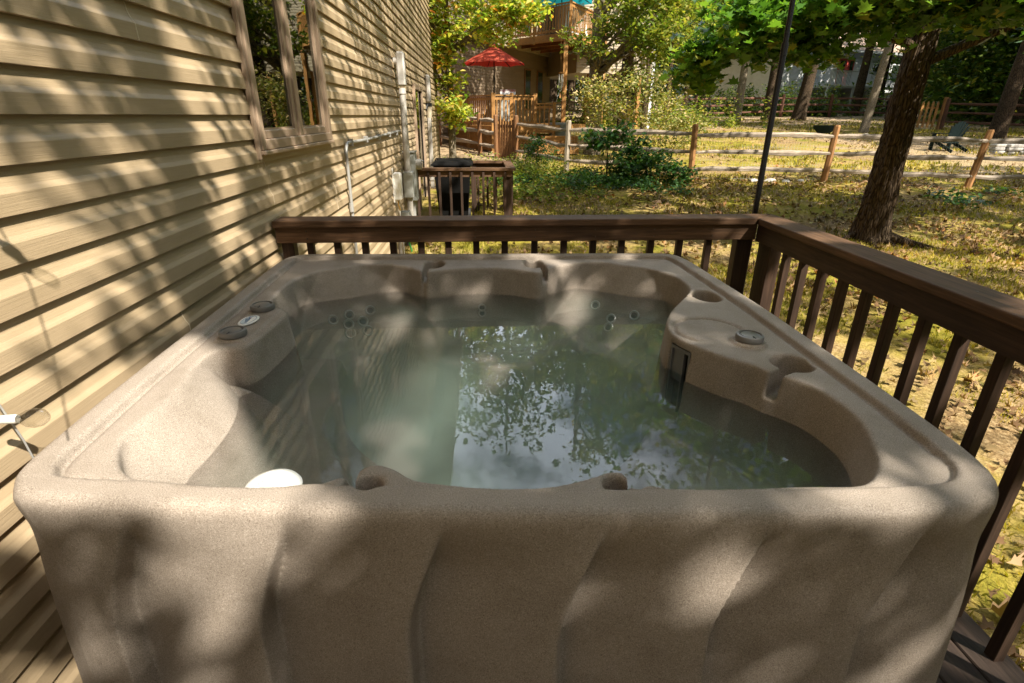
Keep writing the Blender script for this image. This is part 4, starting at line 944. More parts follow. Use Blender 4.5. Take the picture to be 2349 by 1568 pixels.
for i in range(2):
    b=MB(); b.box(1.9-.2*i,3.1,18.55-.3*i,18.85-.3*i,.45,.98-.22*i); b.build('step',M['cedar_x'],ldk)
# umbrellas
def umbrella(name,c,zr,zt,r,zb,m,label,nr=8,rz=.2):
    e=empty(name,(c[0],c[1],zb),label,'umbrella'); b=MB(); V=[];Fc=[]
    rings=[(.12,zt-.03),(.35,zt-.03-(zt-zr)*.26),(.7,zt-.03-(zt-zr)*.60),(1,zr)]
    for f,z in rings:
        for j in range(nr*2):
            a=rz+math.pi*j/nr; rr=r*f*(1 if j%2==0 else .955 if f<1 else .93); V.append((c[0]+rr*math.cos(a),c[1]+rr*math.sin(a),z-(0 if j%2==0 else .02*f-(.05 if f==1 else 0))))
    n=nr*2
    for i in range(3):
        for j in range(n): Fc.append((i*n+j,i*n+(j+1)%n,(i+1)*n+(j+1)%n,(i+1)*n+j))
    b.add(V,Fc); cn=b.build('canopy',m,e)
    b=MB(); b.lathe([(.17*r,zt-.02),(.10*r,zt+.04),(.02,zt+.06)],(c[0],c[1],0),nr); sub(b,'vent_cap',m,cn)
    b=MB(); b.tube([(c[0],c[1],zb),(c[0],c[1],zt)],.022,10); b.tube([(c[0],c[1],zr-.55),(c[0],c[1],zr-.40)],.035,10); b.build('pole',M['black'],e,True)
    for j in range(nr):
        a=rz+2*math.pi*j/nr; b=MB(); b.bar((c[0],c[1],zt-.05),(c[0]+.97*r*math.cos(a),c[1]+.97*r*math.sin(a),zr-.01),.02,.02); b.build('rib',M['black'],e)
umbrella('patio_umbrella',(.44,21.6),3.28,3.86,1.15,1.27,M['redcloth'],'open red patio umbrella on a dark pole above the lower wooden deck')
umbrella('patio_umbrella',(3.25,24.9),5.78,6.45,1.3,4.6,M['tealcloth'],'open teal blue patio umbrella on the upper wooden deck')
# things on and under the decks
e=empty('gas_grill',(.95,21.3,1.27),'silver lidded gas grill behind the lower deck railing beside the umbrella pole','grill')
b=MB(); b.tube([(.65,21.3,2.26),(1.2,21.3,2.26)],.20,16); b.build('lid',mat('steel_grill',(.45,.45,.44),.4,.5,.7),e,True)
b=MB(); b.box(.62,1.23,21.1,21.5,1.35,2.2,.02); b.box(.40,.62,21.15,21.45,2.14,2.18); b.build('cabinet',M['meterbox'],e)
e=empty('deck_chair',(-.15,21.3,1.27),'tan deck chair with white cushion behind the lower deck railing','chair')
b=MB(); b.box(-.45,.15,21.0,21.5,1.65,1.72); b.hexa([(-.45,21.5,1.7),(.15,21.5,1.7),(.15,21.55,1.7),(-.45,21.55,1.7),(-.45,21.7,2.25),(.15,21.7,2.25),(.15,21.75,2.25),(-.45,21.75,2.25)]); b.build('cushion',mat('cushion_cloth',(.55,.42,.33),.8),e)
for dx in (-.42,.12):
    for dy in (21.05,21.45):
        b=MB(); b.box(dx-.02,dx+.02,dy-.02,dy+.02,1.27,1.65); b.build('leg',M['black'],e)
e=empty('lounge_umbrella_cover',(3.9,25.4,4.6),'pale covered furniture standing behind the upper deck railing','furniture cover')
b=MB(); b.hexa([(3.4,25.1,4.6),(4.4,25.1,4.6),(4.6,26.0,4.6),(3.5,26.0,4.6),(3.55,25.2,5.5),(4.2,25.2,5.85),(4.3,25.9,5.85),(3.6,25.9,5.5)]); b.build('cover',M['white_paint'],e)
e=empty('wind_chime',(2.97,22.3,4.3),'wind chime with silver tubes hanging left of the tall deck post','wind chime')
b=MB(); b.lathe([(.001,0),(.10,.01),(.11,.03),(.001,.05)],(2.97,22.3,3.05),14); b.tube([(2.97,22.3,3.08),(2.97,22.6,4.4)],.004,5); b.build('top_disc',M['cedar_x'],e,True)
for k in range(5):
    a=k*1.257; b=MB(); b.tube([(2.97+.08*math.cos(a),22.3+.08*math.sin(a),2.60-.03*k),(2.97+.08*math.cos(a),22.3+.08*math.sin(a),3.03)],.012,8); b.build('tube',M['wire'],e,True)
b=MB(); b.tube([(2.97,22.3,2.35),(2.97,22.3,3.0)],.003,5); b.box(2.94,3.0,22.29,22.31,2.22,2.40); b.build('clapper',M['cedar_z'],e)
e=empty('air_conditioner',(3.0,21.7,.6),'grey ribbed air conditioner unit on the ground beside the tall deck post','air conditioner')
b=MB(); b.box(2.55,3.25,21.4,22.0,.5,1.35,.02); [b.box(2.56+.045*i,2.575+.045*i,21.385,21.4,.58,1.28) for i in range(15)]; b.build('cabinet',M['meterbox'],e)
# ================================================================== FAR WHITE HOUSE, CAR, LAWN THINGS
fh=empty('white_house',(30,48,1.9),'distant white sided house with a tan roof and a red framed door','house')
FU=np.array([.93,.37]);FN=np.array([.37,-.93]);FP0=np.array([23.2,46.0])
def f3(t,o,z): p=FP0+FU*t+FN*o; return (p[0],p[1],z)
def fbox(mb,t0,t1,o0,o1,z0,z1): mb.hexa([f3(t0,o0,z0),f3(t0,o1,z0),f3(t1,o1,z0),f3(t1,o0,z0),f3(t0,o0,z1),f3(t0,o1,z1),f3(t1,o1,z1),f3(t1,o0,z1)])
lapwall(0,16.2,1.6,6.7,FP0,FU,FN,.17).build('siding',M['siding_white'],fh)
b=MB(); fbox(b,0,16.2,-8,-.015,1.4,6.7); b.build('wall_core',M['siding_white'],fh)
rf=mat('tan_pink_shingle',(.40,.29,.21),.9)
b=MB(); b.add([f3(-.5,.6,6.65),f3(16.7,.6,6.65),f3(16.7,-4,9.4),f3(-.5,-4,9.4),f3(16.7,-8.6,6.65),f3(-.5,-8.6,6.65)],[(0,1,2,3),(3,2,4,5),(0,3,5),(1,4,2)]); b.build('roof',rf,fh)
b=MB(); fbox(b,-.5,16.7,.58,.62,6.5,6.68); b.build('gutter',M['white_paint'],fh)
b=MB(); fbox(b,7.0,8.9,0.0,.08,3.9,6.05); dr=b.build('door',M['red_paint'],fh)
b=MB(); fbox(b,7.15,7.75,.07,.10,4.1,5.9); fbox(b,8.35,8.75,.07,.10,4.1,5.9); sub(b,'pane',M['ngl'],dr)
for t in (3.0,11.5,14.0):
    b=MB(); fbox(b,t-.1,t+1.1,0,.06,4.5,5.9); wf=b.build('window',M['white_paint'],fh); b=MB(); fbox(b,t,t+1.0,.055,.075,4.6,5.8); sub(b,'pane',M['ngl'],wf)
b=MB(); fbox(b,13.6,15.4,0,.07,1.9,3.6); b.build('basement_opening',M['dark_in'],fh)
b=MB(); fbox(b,3.0,12.0,.05,2.6,3.7,3.85); bal=b.build('balcony',M['white_paint'],fh)
for i in range(56):
    t=3.0+i*.16; b=MB(); fbox(b,t,t+.05,2.5,2.55,3.85,4.85); sub(b,'baluster',M['white_paint'],bal)
b=MB(); fbox(b,3.0,12.0,2.46,2.6,4.85,4.93); sub(b,'handrail',M['white_paint'],bal)
for t in (3.0,6,9,11.8):
    b=MB(); fbox(b,t,t+.15,2.4,2.55,1.6,3.7); sub(b,'support',M['white_paint'],bal)
car=empty('parked_car',(58,62,2.3),'small glimpse of a red parked car far off at the right, beyond the trees','car')
cx,cy,cz=58,62,g1(58,62)
def prismcar(pr,y0,y1,name,m):
    b=MB(); k=len(pr); b.add([(cx+x,cy+y0,cz+z) for x,z in pr]+[(cx+x,cy+y1,cz+z) for x,z in pr],[tuple(range(k-1,-1,-1)),tuple(range(k,2*k))]+[(i,(i+1)%k,k+(i+1)%k,k+i) for i in range(k)]); b.build(name,m,car)
prismcar([(-2.1,.35),(2.1,.35),(2.15,.7),(1.9,.85),(.9,.95),(.3,1.42),(-1.2,1.42),(-1.9,.95),(-2.15,.8)],-.85,.85,'body',M['car_red'])
prismcar([(.86,.97),(.28,1.38),(-1.15,1.38),(-1.8,.97)],-.87,.87,'windows',M['ngl'])
for sx in (-1.35,1.35):
    for sy in (-.86,.66):
        b=MB(); b.tube([(cx+sx,cy+sy,cz+.32),(cx+sx,cy+sy+.2,cz+.32)],.32,18); b.build('wheel',M['rubber'],car,True)
# adirondack chair (seen from behind)
ax,ay=16.6,19.4; az=g1(ax,ay)
ch=empty('adirondack_chair',(ax,ay,az),'dark fan-backed garden chair on bare leafy ground beyond the split rail fence','chair')
for k in range(7):
    f=(k-3)/3; b=MB(); top=1.0-.16*f*f; w=.042
    b.hexa([(ax+f*.19-w*.8,ay-.05,az+.35),(ax+f*.19+w*.8,ay-.05,az+.35),(ax+f*.19+w*.8,ay-.03,az+.35),(ax+f*.19-w*.8,ay-.03,az+.35),(ax+f*.30-w,ay-.24,az+top),(ax+f*.30+w,ay-.24,az+top),(ax+f*.30+w,ay-.22,az+top),(ax+f*.30-w,ay-.22,az+top)]); b.build('back_slat',M['chair'],ch)
b=MB(); b.hexa([(ax-.28,ay-.05,az+.28),(ax+.28,ay-.05,az+.28),(ax+.28,ay+.50,az+.38),(ax-.28,ay+.50,az+.38),(ax-.28,ay-.05,az+.31),(ax+.28,ay-.05,az+.31),(ax+.28,ay+.50,az+.41),(ax-.28,ay+.50,az+.41)]); b.build('seat',M['chair'],ch)
for s in (-.33,.33):
    b=MB(); b.box(ax+s-.06,ax+s+.06,ay-.25,ay+.55,az+.58,az+.605); b.build('armrest',M['chair'],ch)
    b=MB(); b.box(ax+s-.04,ax+s+.04,ay+.40,ay+.50,az,az+.58); b.build('leg',M['chair'],ch)
    b=MB(); b.bar((ax+s*.9,ay-.50,az+.02),(ax+s*.9,ay+.45,az+.36),.03,.10); b.build('leg',M['chair'],ch)
# stacked stone edging
se=empty('stone_edging',(19,18,g1(19,18)),'low stacked stone edging curving past the dark garden chair','stone wall')
b=MB(); r5=random.Random(9)
for row in range(3):
    x=17.6
    while x<25:
        L_=r5.uniform(.35,.6); y=18.6-(x-17.6)*.12; z=g1(x,y)+row*.11; b.box(x,x+L_-.03,y+r5.uniform(-.03,.03),y+.3,z,z+.10,.02); x+=L_
b.build('stones',M['rock'],se)
e=empty('fire_bowl',(15.3,25.0,g1(15.3,25)),'dark green metal bowl on the lawn beside a tree root','bowl')
b=MB(); b.lathe([(.25,.1),(.42,.25),(.5,.42),(.46,.42),(.38,.28),(.001,.2)],(15.3,25,g1(15.3,25)),22); b.build('bowl',M['chair'],e,True)
for k in range(3):
    a=k*2.1; b=MB(); b.tube([(15.3+.2*math.cos(a),25+.2*math.sin(a),g1(15.3,25)+.15),(15.3+.35*math.cos(a),25+.35*math.sin(a),g1(15.3,25)-.02)],.02,6); b.build('leg',M['chair'],e)
def rock(x,y,r,label,grp,seed):
    q=np.random.default_rng(seed); b=MB(); z=g1(x,y); V=[];Fc=[]; n=10
    ring=[(.0,-.3),(.75,-.25),(1,.15),(.7,.6),(.02,.75)]
    for (f,h) in ring:
        for j in range(n):
            a=2*math.pi*j/n; rr=r*f*(1+.18*q.normal()); V.append((x+rr*1.3*math.cos(a),y+rr*math.sin(a),z+r*h*(1+.1*q.normal())))
    for i in range(len(ring)-1):
        for j in range(n): Fc.append((i*n+j,i*n+(j+1)%n,(i+1)*n+(j+1)%n,(i+1)*n+j))
    b.add(V,Fc); o=b.build('rock',M['rock'],None,True); tag(o,label,'rock',grp)
rock(13.6,24.0,.17,'pale rock lying alone on the far lawn, left of centre between the two fences','pale rocks on the lawn',1)
rock(17.0,24.6,.15,'pale rock on the far lawn nearest the big tree trunk','pale rocks on the lawn',2)
for i,(x,y,r) in enumerate(((6.35,12.75,.10),(6.75,12.72,.11),(7.1,12.70,.09),(7.5,12.78,.08))): rock(x,y,r,'flat pale stone in the row along the foot of the near split rail fence','stones along the fence foot',10+i)
# white straw on the ground to the right of the tub
o=MB(); o.tube([(1.95,.60,g1(1.95,.6)+.03),(2.09,.50,g1(2.1,.5)+.035)],.004,8); tag(o.build('straw',M['white']),'thin white straw lying on the dark ground beside the railing at bottom right','straw')

# ================================================================== TREES
def trunkmesh(name,path,rad,m,parent,n=20,flare=0,seed=1,ridge=.0,seg=10):
    """smooth tapered trunk through path points with bark ridges"""
    P=np.array(path,float); k=len(P); t=np.linspace(0,k-1,(k-1)*seg+1); C=np.stack([np.interp(t,range(k),P[:,i]) for i in range(3)],1)
    ker=np.hanning(seg+2); ker/=ker.sum(); Cp=np.pad(C,((len(ker)//2,len(ker)//2),(0,0)),'reflect',reflect_type='odd'); C=np.stack([np.convolve(Cp[:,i],ker,'same') for i in range(3)],1)[len(ker)//2:-(len(ker)//2)]
    Rr=np.interp(t,range(k),rad); a=np.linspace(0,2*np.pi,n,endpoint=False); V=[]; q=np.random.default_rng(seed)
    ph=q.random(5)*6.28
    for i,c in enumerate(C):
        h=c[2]-C[0,2]; fl_=1+flare*np.exp(-max(h,0)/.28)*(1+.55*np.cos(3*a+ph[0])+.35*np.cos(5*a+ph[1]))
        rr=Rr[i]*fl_*(1+.04*np.cos(2*a+ph[2]+h*.4)+.03*np.cos(3*a+ph[3]-h*.7))
        if ridge: rr=rr+ridge*(noise2(a*7+np.sin(a),np.full(n,h*3.0+seed),1.3,seed)-.5)+ridge*.8*(noise2(a*16,np.full(n,h*6.0),1.,seed+1)-.5)
        V.append(np.stack([c[0]+rr*np.cos(a),c[1]+rr*np.sin(a),np.full(n,c[2])],1))
    V=np.concatenate(V); K=len(C); F=[]
    for i in range(K-1):
        j=np.arange(n); F.append(np.stack([i*n+j,i*n+(j+1)%n,(i+1)*n+(j+1)%n,(i+1)*n+j],1))
    off=np.array(parent.location) if parent else 0
    return npmesh(name,V-off,np.concatenate(F),m,parent,True)
def limbs(parent,starts,targets,r0,m,seed):
    q=random.Random(seed)
    for s,t in zip(starts,targets):
        b=MB()
        s=Vector(s);t=Vector(t); pts=[]; 
        for i in range(7):
            f=i/6; p=s.lerp(t,f)+Vector((q.uniform(-.1,.1),q.uniform(-.1,.1),q.uniform(-.05,.1)))*(1 if 0<i<6 else 0)*(t-s).length*.25; pts.append(p)
        b.tube(pts,[r0*(1-.85*i/6) for i in range(7)],7)
        for j in range(3):
            a=pts[2+j]; e=a+Vector((q.uniform(-1,1),q.uniform(-1,1),q.uniform(-.4,.7)))*(t-s).length*.35; b.tube([a,a.lerp(e,.5)+Vector((0,0,.05)),e],[r0*.35,r0*.2,r0*.06],5)
        b.build('limb',m,parent,True)
# ---- shade pattern: which sun rays get through the high canopy (u,v = where the ray meets the rim height)
K1=S[0]/S[2]; K2=S[1]/S[2]
def ell(u,v,cx,cy,rx,ry,rot=0):
    c,s=math.cos(R(rot)),math.sin(R(rot)); x=(u-cx)*c+(v-cy)*s; y=-(u-cx)*s+(v-cy)*c; return (x/rx)**2+(y/ry)**2<1
def openmask(u,v):
    u=np.asarray(u);v=np.asarray(v); o=np.zeros(u.shape,bool)
    # --- yard
    yd=noise2(u,v,.75,51)*.6+noise2(u*1.0,v,2.1,52)*.4
    thr=np.interp(u,[1,3,6,10,16],[.44,.455,.53,.55,.49])
    o=yd>thr
    o|=(noise2(u,v,3.0,55)>.36)&ell(u,v,3.2,8.4,1.9,1.3)
    # --- siding: ray meets the wall plane at (y,z)
    zw=.9+(WX-u)/K1; yw=v+(zw-.9)*K2
    wl=(u<WX-.05)
    s=yw+.42*zw; sn=noise2(s,zw*.20,2.6,61)*.62+noise2(s,zw*.4,7.,62)*.20+noise2(yw,zw,1.0,63)*.33
    o=np.where(wl,sn>.53,o)
    o|=wl&(yw<1.35)&(zw<1.05)&(sn>.40)
    o|=wl&(zw>3.6)
    # --- tub and deck (explicit openings)
    tb=(u>WX-.05)&(u<1.78)&(v>-.9)&(v<3.35)
    f=noise2(u,v,3.5,71)*.6+noise2(u,v,8,72)*.4
    t=f>np.where((v<.85)&(u>-.1),.80,.70)
    for e in ((-1.0,1.28,.20,.48,0),(-.60,1.04,.40,.26,20),(-.42,.80,.16,.10,-10),(-.75,1.42,.10,.16,10),(-.66,1.62,.035,.16,15),(-.98,.86,.14,.10,0),(-.80,.68,.12,.08,0),(-.50,.60,.08,.12,0),
              (-.30,.42,.12,.10,0),(-.55,.30,.10,.09,0),(.70,.80,.14,.05,0),(.60,.66,.12,.05,0),(1.20,.46,.035,.09,-20),(.05,2.52,.055,.07,0),(.13,2.40,.07,.06,0),(-.12,2.38,.05,.045,0),(-.42,2.60,.04,.08,0),(.74,2.78,.06,.05,0),
              (-.95,1.95,.05,.12,0),(-.05,1.2,.05,.3,40),(-.25,3.0,.16,.06,0),(1.35,2.95,.14,.05,0),(.55,2.98,.10,.04,0),(-.75,3.02,.10,.05,0),(-.93,1.63,.10,.08,0)):
        t|=ell(u,v,*e)
    t|=(f>.65)&ell(u,v,-.10,1.55,.55,.75)|(f>.34)&ell(u,v,-.72,1.12,.40,.52)
    t&=~((v<.84)&(u<.2)&(noise2(u,v,5.5,75)*.6+noise2(u,v,11,76)*.4<.47))
    # top of the right hand rail: mostly open with leaf shadows
    t|=(u>1.42)&(v>1.3)&(noise2(u,v,5,73)>.45)
    o=np.where(tb,t,o)
    return o
TRUNKS=[(3.6,-3.6),(7.5,-6.5),(9.5,-1.2),(5.79,7.72),(13.5,3.5),(2.0,-8.5)]
def canopy():
    q=np.random.default_rng(77); P=[]
    # fine part over tub and wall
    n=30000; u=-4.4+6.3*q.random(n); v=-1.6+11.5*q.random(n); t=np.where(u<WX,6.2+2.8*q.random(n),7.5+3.5*q.random(n))
    k=~openmask(u,v); P.append(np.stack([u+S[0]*t,v+S[1]*t,.9+S[2]*t],1)[k]); sz=[np.full(k.sum(),.12)]
    # tub again, denser
    n=9000; u=WX+3.0*q.random(n); v=-.9+4.3*q.random(n); t=7.0+3*q.random(n); k=~openmask(u,v); P.append(np.stack([u+S[0]*t,v+S[1]*t,.9+S[2]*t],1)[k]); sz.append(np.full(k.sum(),.11))
    # yard
    n=52000; u=1.2+19*q.random(n); v=-4+19*q.random(n); t=9+6*q.random(n); k=~openmask(u,v)&~((u<1.8)&(v<10)); P.append(np.stack([u+S[0]*t,v+S[1]*t,.9+S[2]*t],1)[k]); sz.append(np.full(k.sum(),.17))
    n=11000; x=-1+13*q.random(n); y=9+12*q.random(n); z=9.5+4*q.random(n); u=x-(z-.9)*K1; v=y+(z-.9)*K2
    k=(noise2(x,y,.7,95)*.6+noise2(x,y,2.2,96)*.4<.52)&~openmask(u,v); P.append(np.stack([x,y,z],1)[k]); sz.append(np.full(k.sum(),.24))
    n=10000; x=-1.5+11*q.random(n); y=5.5+9*q.random(n); z=7.6+4*q.random(n); u=x-(z-.9)*K1; v=y+(z-.9)*K2
    k=(noise2(x,y,.9,97)*.5+noise2(x,y,2.6,98)*.5<.56)&~openmask(u,v); P.append(np.stack([x,y,z],1)[k]); sz.append(np.full(k.sum(),.16))
    # overhead, on the far side of the deck from the sun: keeps most of the zenith sky off the deck
    n=26000; x=-6+11*q.random(n); y=-3+12*q.random(n); z=8+4*q.random(n); k=(noise2(x,y,.9,91)*.6+noise2(x,y,2.5,92)*.4<.60)&~((y>7)&(z<9.5))
    u=x-(z-.9)*K1; v=y+(z-.9)*K2; k&=~openmask(u,v)|(u<-4.4); P.append(np.stack([x,y,z],1)[k]); sz.append(np.full(k.sum(),.19))
    return np.concatenate(P),np.concatenate(sz)
CP,CS=canopy(); CS=CS*(.7+.6*rng.random(len(CS)))
T2=np.array(TRUNKS); own=((CP[:,None,:2]-T2[None])**2).sum(2).argmin(1)
HIGH={0:('Shade tree nearest the deck, its crown over the hot tub',),}
labs=['tall leafy tree standing south of the deck whose crown shades the hot tub','tall leafy tree in the yard well away from the deck','tall leafy tree beside the brown railing, shading the lawn','big dark ridged oak leaning over the lawn just beyond the railing corner','tall leafy tree standing past the big dark oak','tall leafy tree close to the beige house wall']
trees=[]
for i,(x,y) in enumerate(TRUNKS):
    z=g1(x,y); e=empty('oak_tree' if i==3 else 'shade_tree',(x,y,z),labs[i],'tree',None if i==3 else 'shade trees around the deck'); trees.append(e)
    k=own==i
    if k.sum(): leafmesh('crown' if i!=3 else 'upper_crown',CP[k],CS[k],M['leaf_oak'] if i==3 else M['leaf_mid'],e,OVAL,.5)
    if i!=3:
        trunkmesh('trunk',[(x,y,z-.2),(x+.1,y,z+3),(x,y+.1,z+6),(x+.2,y,z+9),(x+.2,y,z+11)],[.30,.24,.19,.12,.04],M['bark_grey'],e,16,.4,i)
        if k.sum():
            idx=rng.choice(np.nonzero(k)[0],6); limbs(e,[(x+.05,y,z+4+j*.8) for j in range(6)],[CP[a] for a in idx],.04,M['bark_grey'],i)
# the big oak
oak=trees[3]; ox,oy,oz=5.79,7.72,g1(5.79,7.72)
trunkmesh('trunk',[(ox-.02,oy,oz-.25),(ox-.02,oy,oz),(ox-.02,oy,oz+.5),(ox-.01,oy,oz+1.4),(ox+.0,oy,oz+2.6),(ox+.05,oy,oz+4.5),(ox+.2,oy-.1,oz+7),(ox+.1,oy,oz+10)],[.25,.235,.205,.18,.165,.155,.12,.05],M['bark_dark'],oak,120,.46,5,.036,30)
def root(a,l,r,nm='root'):
    b=MB(); pts=[]; rr=[]
    for i in range(8):
        f=i/7; x=ox+math.cos(a+.25*f)*(.15+l*f); y=oy+math.sin(a+.25*f)*(.15+l*f); pts.append((x,y,g1(x,y)+.10*(1-f)**1.5-.02*f)); rr.append(r*(1-.75*f))
    b.tube(pts,rr,10); b.build(nm,M['bark_dark'],oak,True)
for a,l,r in ((-.9,.85,.085),(-.35,.45,.07),(-2.2,.4,.07),(3.0,.4,.07),(-1.5,.35,.08)): root(a,l,r)
st=[(ox,oy,oz+2.55),(ox,oy,oz+2.7),(ox,oy,oz+3.1),(ox,oy,oz+2.9),(ox+.05,oy,oz+4),(ox,oy,oz+3.6)]
tg=[(2.9,7.0,3.1),(3.6,6.6,3.0),(4.2,6.2,3.5),(9.2,7.0,3.9),(8.2,9.5,6),(3.0,9.2,4.6)]
limbs(oak,st,tg,.06,M['bark_dark'],3)
b=MB(); b.tube([(ox+.05,oy,oz+2.35),(6.8,7.3,2.75),(7.9,6.9,3.0),(9.4,6.4,3.55)],[.07,.055,.04,.015],9); b.tube([(6.8,7.3,2.75),(7.4,6.8,2.55),(8.3,6.2,2.5)],[.04,.03,.01],6); b.build('low_limb',M['bark_dark'],oak,True)
q=np.random.default_rng(5); A_=[]
def cl(n,c,r,k,cr=.20,sh=.5):
    p,_=clump(n,c,r,k,cr,q,sh); return p
A_.append(cl(2000,(3.3,7.0,2.55),(.90,.8,.42),50,.13)); A_.append(cl(2200,(4.3,6.6,2.85),(1.1,.8,.42),46,.16)); A_.append(cl(2200,(5.3,6.1,2.95),(1.1,.7,.45),46,.16)); A_.append(cl(1600,(6.2,6.0,2.95),(.8,.6,.40),34,.15)); A_.append(cl(500,(2.7,7.2,2.15),(.28,.5,.26),14,.10))
A_.append(cl(900,(3.6,7.4,3.9),(1.6,1.2,.7),30,.2)); A_.append(cl(300,(3.9,7.0,2.25),(.4,.5,.18),10,.10)); A_.append(cl(1300,(5.0,7.5,4.4),(2.0,1.6,1.0),40,.22))
A_.append(cl(3800,(7.9,7.0,3.05),(1.8,1.0,.55),80,.18)); A_.append(cl(1500,(9.6,8.4,2.7),(1.4,1.0,.6),40,.2)); A_.append(cl(1100,(8.6,8.5,4.2),(2.0,1.5,.8),36,.2)); A_.append(cl(2600,(6.0,8.0,6.4),(3.0,2.8,1.6),80,.3))
leafmesh('crown',np.concatenate(A_),.142,M['leaf_oak'],oak,LOBED,.5,q,.3)
# ---- a leafy tree: crown ellipsoids + trunk
def tree(name,x,y,h,r,crowns,lm,bm,label,leaf=.12,n=3000,shape=RHOMB,grp=None,cat='tree',seed=1,flare=.35,path=None,ncl=60,cr=.28,sh=.4,droop=0,nb=6):
    q=np.random.default_rng(seed); z=g1(x,y); e=empty(name,(x,y,z),label,cat,grp)
    path=path or [(x,y,z-.2),(x+.02,y,z+h*.3),(x-.03,y,z+h*.65),(x,y,z+h)]
    trunkmesh('trunk',path,np.interp(range(len(path)),[0,len(path)-1],[r,r*.25]),bm,e,14,flare,seed)
    P=[];tg=[]
    tot=sum(c[2] if len(c)>2 else 1 for c in crowns)
    for c in crowns:
        wgt=c[2] if len(c)>2 else 1; p,cc=clump(int(n*wgt/tot),c[0],c[1],max(6,int(ncl*wgt/tot)),cr,q,sh); P.append(p); tg+=list(cc[:nb])
    P=np.concatenate(P); P=P[P[:,2]>gz(P[:,0],P[:,1])+.05]
    leafmesh('crown',P,leaf,lm,e,shape,.4,q,droop)
    pa=np.array(path); st=[]
    for t in tg:
        j=np.argmin(np.abs(pa[:,2]-(t[2]-.6))); zt_=min(max(t[2]-.8,z+h*.15),z+h*.95); st.append((np.interp(zt_,pa[:,2],pa[:,0]),np.interp(zt_,pa[:,2],pa[:,1]),zt_))
    if tg: limbs(e,st,tg,r*.28,bm,seed)
    return e
tree('maple_tree',-.80,14.8,6.5,.10,[((-.25,14.6,3.9),(1.5,1.1,.95),5),((.75,14.2,3.75),(.7,.6,.28),1.6),((-.2,14.6,5.4),(1.7,1.3,.9),3),((-1.0,14.6,2.6),(.45,.5,.8),1.3),((-.75,14.5,1.75),(.35,.4,.35),.8),((-1.2,14.7,3.4),(.4,.6,1.0),1.2)],M['leaf_maple'],M['bark_grey'],'slender maple with yellow-green leaves turning orange at the corner of the beige house',.15,9500,OVAL,seed=3,droop=.8,cr=.16,ncl=130)
tree('twin_trunk_tree',3.55,18.4,13,.27,[((4.2,17.2,5.2),(1.7,1.6,1.3),2.2),((2.9,17.0,3.6),(.6,.7,.5),.5),((4.6,17.6,6.8),(3.4,2.6,2.4),4),((4.3,18,10),(4,3,2.6),4),((4.9,16.8,3.4),(1.0,.9,.9),.9),((4.7,16.9,4.3),(1.4,.9,1.1),2.0),((2.5,19.5,8.5),(4,3,1.6),3)],M['leaf_light'],M['bark_grey'],'tall grey trunked tree with yellow-green leaves between the decks and the lawn',.155,12500,OVAL,seed=4,ncl=150,cr=.26)
tree('dark_trunk_tree',4.75,19.4,13,.24,[((6.2,18.4,4.6),(1.9,1.4,1.5),2),((6.2,19,8),(3.2,2.6,2.4),3)],M['leaf_light'],M['bark_dark'],'dark trunked tree standing just right of the grey trunked tree',.17,5000,OVAL,seed=5,ncl=80,cr=.28)
tree('dry_shrub',4.3,16.3,2.4,.03,[((4.3,16.2,1.9),(1.5,.8,.9),3),((3.2,16.0,2.2),(.7,.4,.35),.8),((5.2,15.6,1.2),(1.0,.6,.6),1.5)],M['leaf_dry'],M['bark_grey'],'sprawling shrub of cream and pale green leaves behind the near fence',.10,5200,OVAL,cat='shrub',seed=6,flare=0,ncl=120,cr=.14)
tree('leafy_shrub',3.75,12.75,1.0,.02,[((3.75,12.6,.72),(.85,.5,.42),3),((4.35,12.5,.45),(.45,.4,.28),1),((3.2,12.7,.35),(.4,.4,.2),.7)],M['leaf_shrub'],M['bark_dark'],'dark green leafy shrub growing in front of the near split rail fence',.12,2000,OVAL,cat='shrub',seed=7,flare=0,ncl=60,cr=.10)
tree('sapling',2.95,13.3,1.15,.022,[((2.75,13.2,1.05),(.40,.35,.25),1.5),((3.2,13.2,1.2),(.45,.35,.18),1)],M['leaf_shrub'],M['bark_dark'],'thin dark stemmed sapling with drooping leaves just left of the dark shrub',.15,420,OVAL,cat='sapling',seed=8,flare=0,ncl=20,cr=.12,droop=1.5)
tree('low_shrub',1.4,14.6,.6,.015,[((1.4,14.5,.75),(.45,.4,.4),1)],M['leaf_shrub'],M['bark_dark'],'small soft green bush beside the picket gate',.07,1200,OVAL,cat='shrub',seed=9,flare=0,ncl=40,cr=.08)
# undergrowth between house corner and fence, and below far fence
q=np.random.default_rng(14)
def under(n,cx,cy,rx,ry,hmax,m,size,k,seed):
    q=np.random.default_rng(seed); c=np.stack([cx+rx*q.normal(size=k)*.55,cy+ry*q.normal(size=k)*.55],1); i=q.integers(0,k,n); p=c[i]+q.normal(size=(n,2))*.16; z=gz(p[:,0],p[:,1])+.02+hmax*(q.random(n)**1.8)*(.4+.6*q.random(k)[i])
    kk=~((p[:,0]>xr-1.65)&(p[:,0]<.6)&(p[:,1]<10.2)); p=p[kk];z=z[kk]
    return leafmesh('undergrowth',np.stack([p[:,0],p[:,1],z],1),size,m,None,OVAL,.45,q)
tag(under(5200,.3,13.6,1.7,1.3,.42,M['leaf_light'],.085,70,15),kind='stuff'); tag(under(3600,2.4,12.4,1.9,.8,.28,M['leaf_shrub'],.09,50,16),kind='stuff')
tag(under(2000,1.0,11.6,1.2,.9,.16,M['leaf_light'],.08,40,17),kind='stuff'); tag(under(12000,21,40.5,8,1.3,2.3,M['leaf_mid'],.2,130,18),kind='stuff'); tag(under(7000,9,31,5,3,1.6,M['leaf_light'],.17,120,19),kind='stuff')
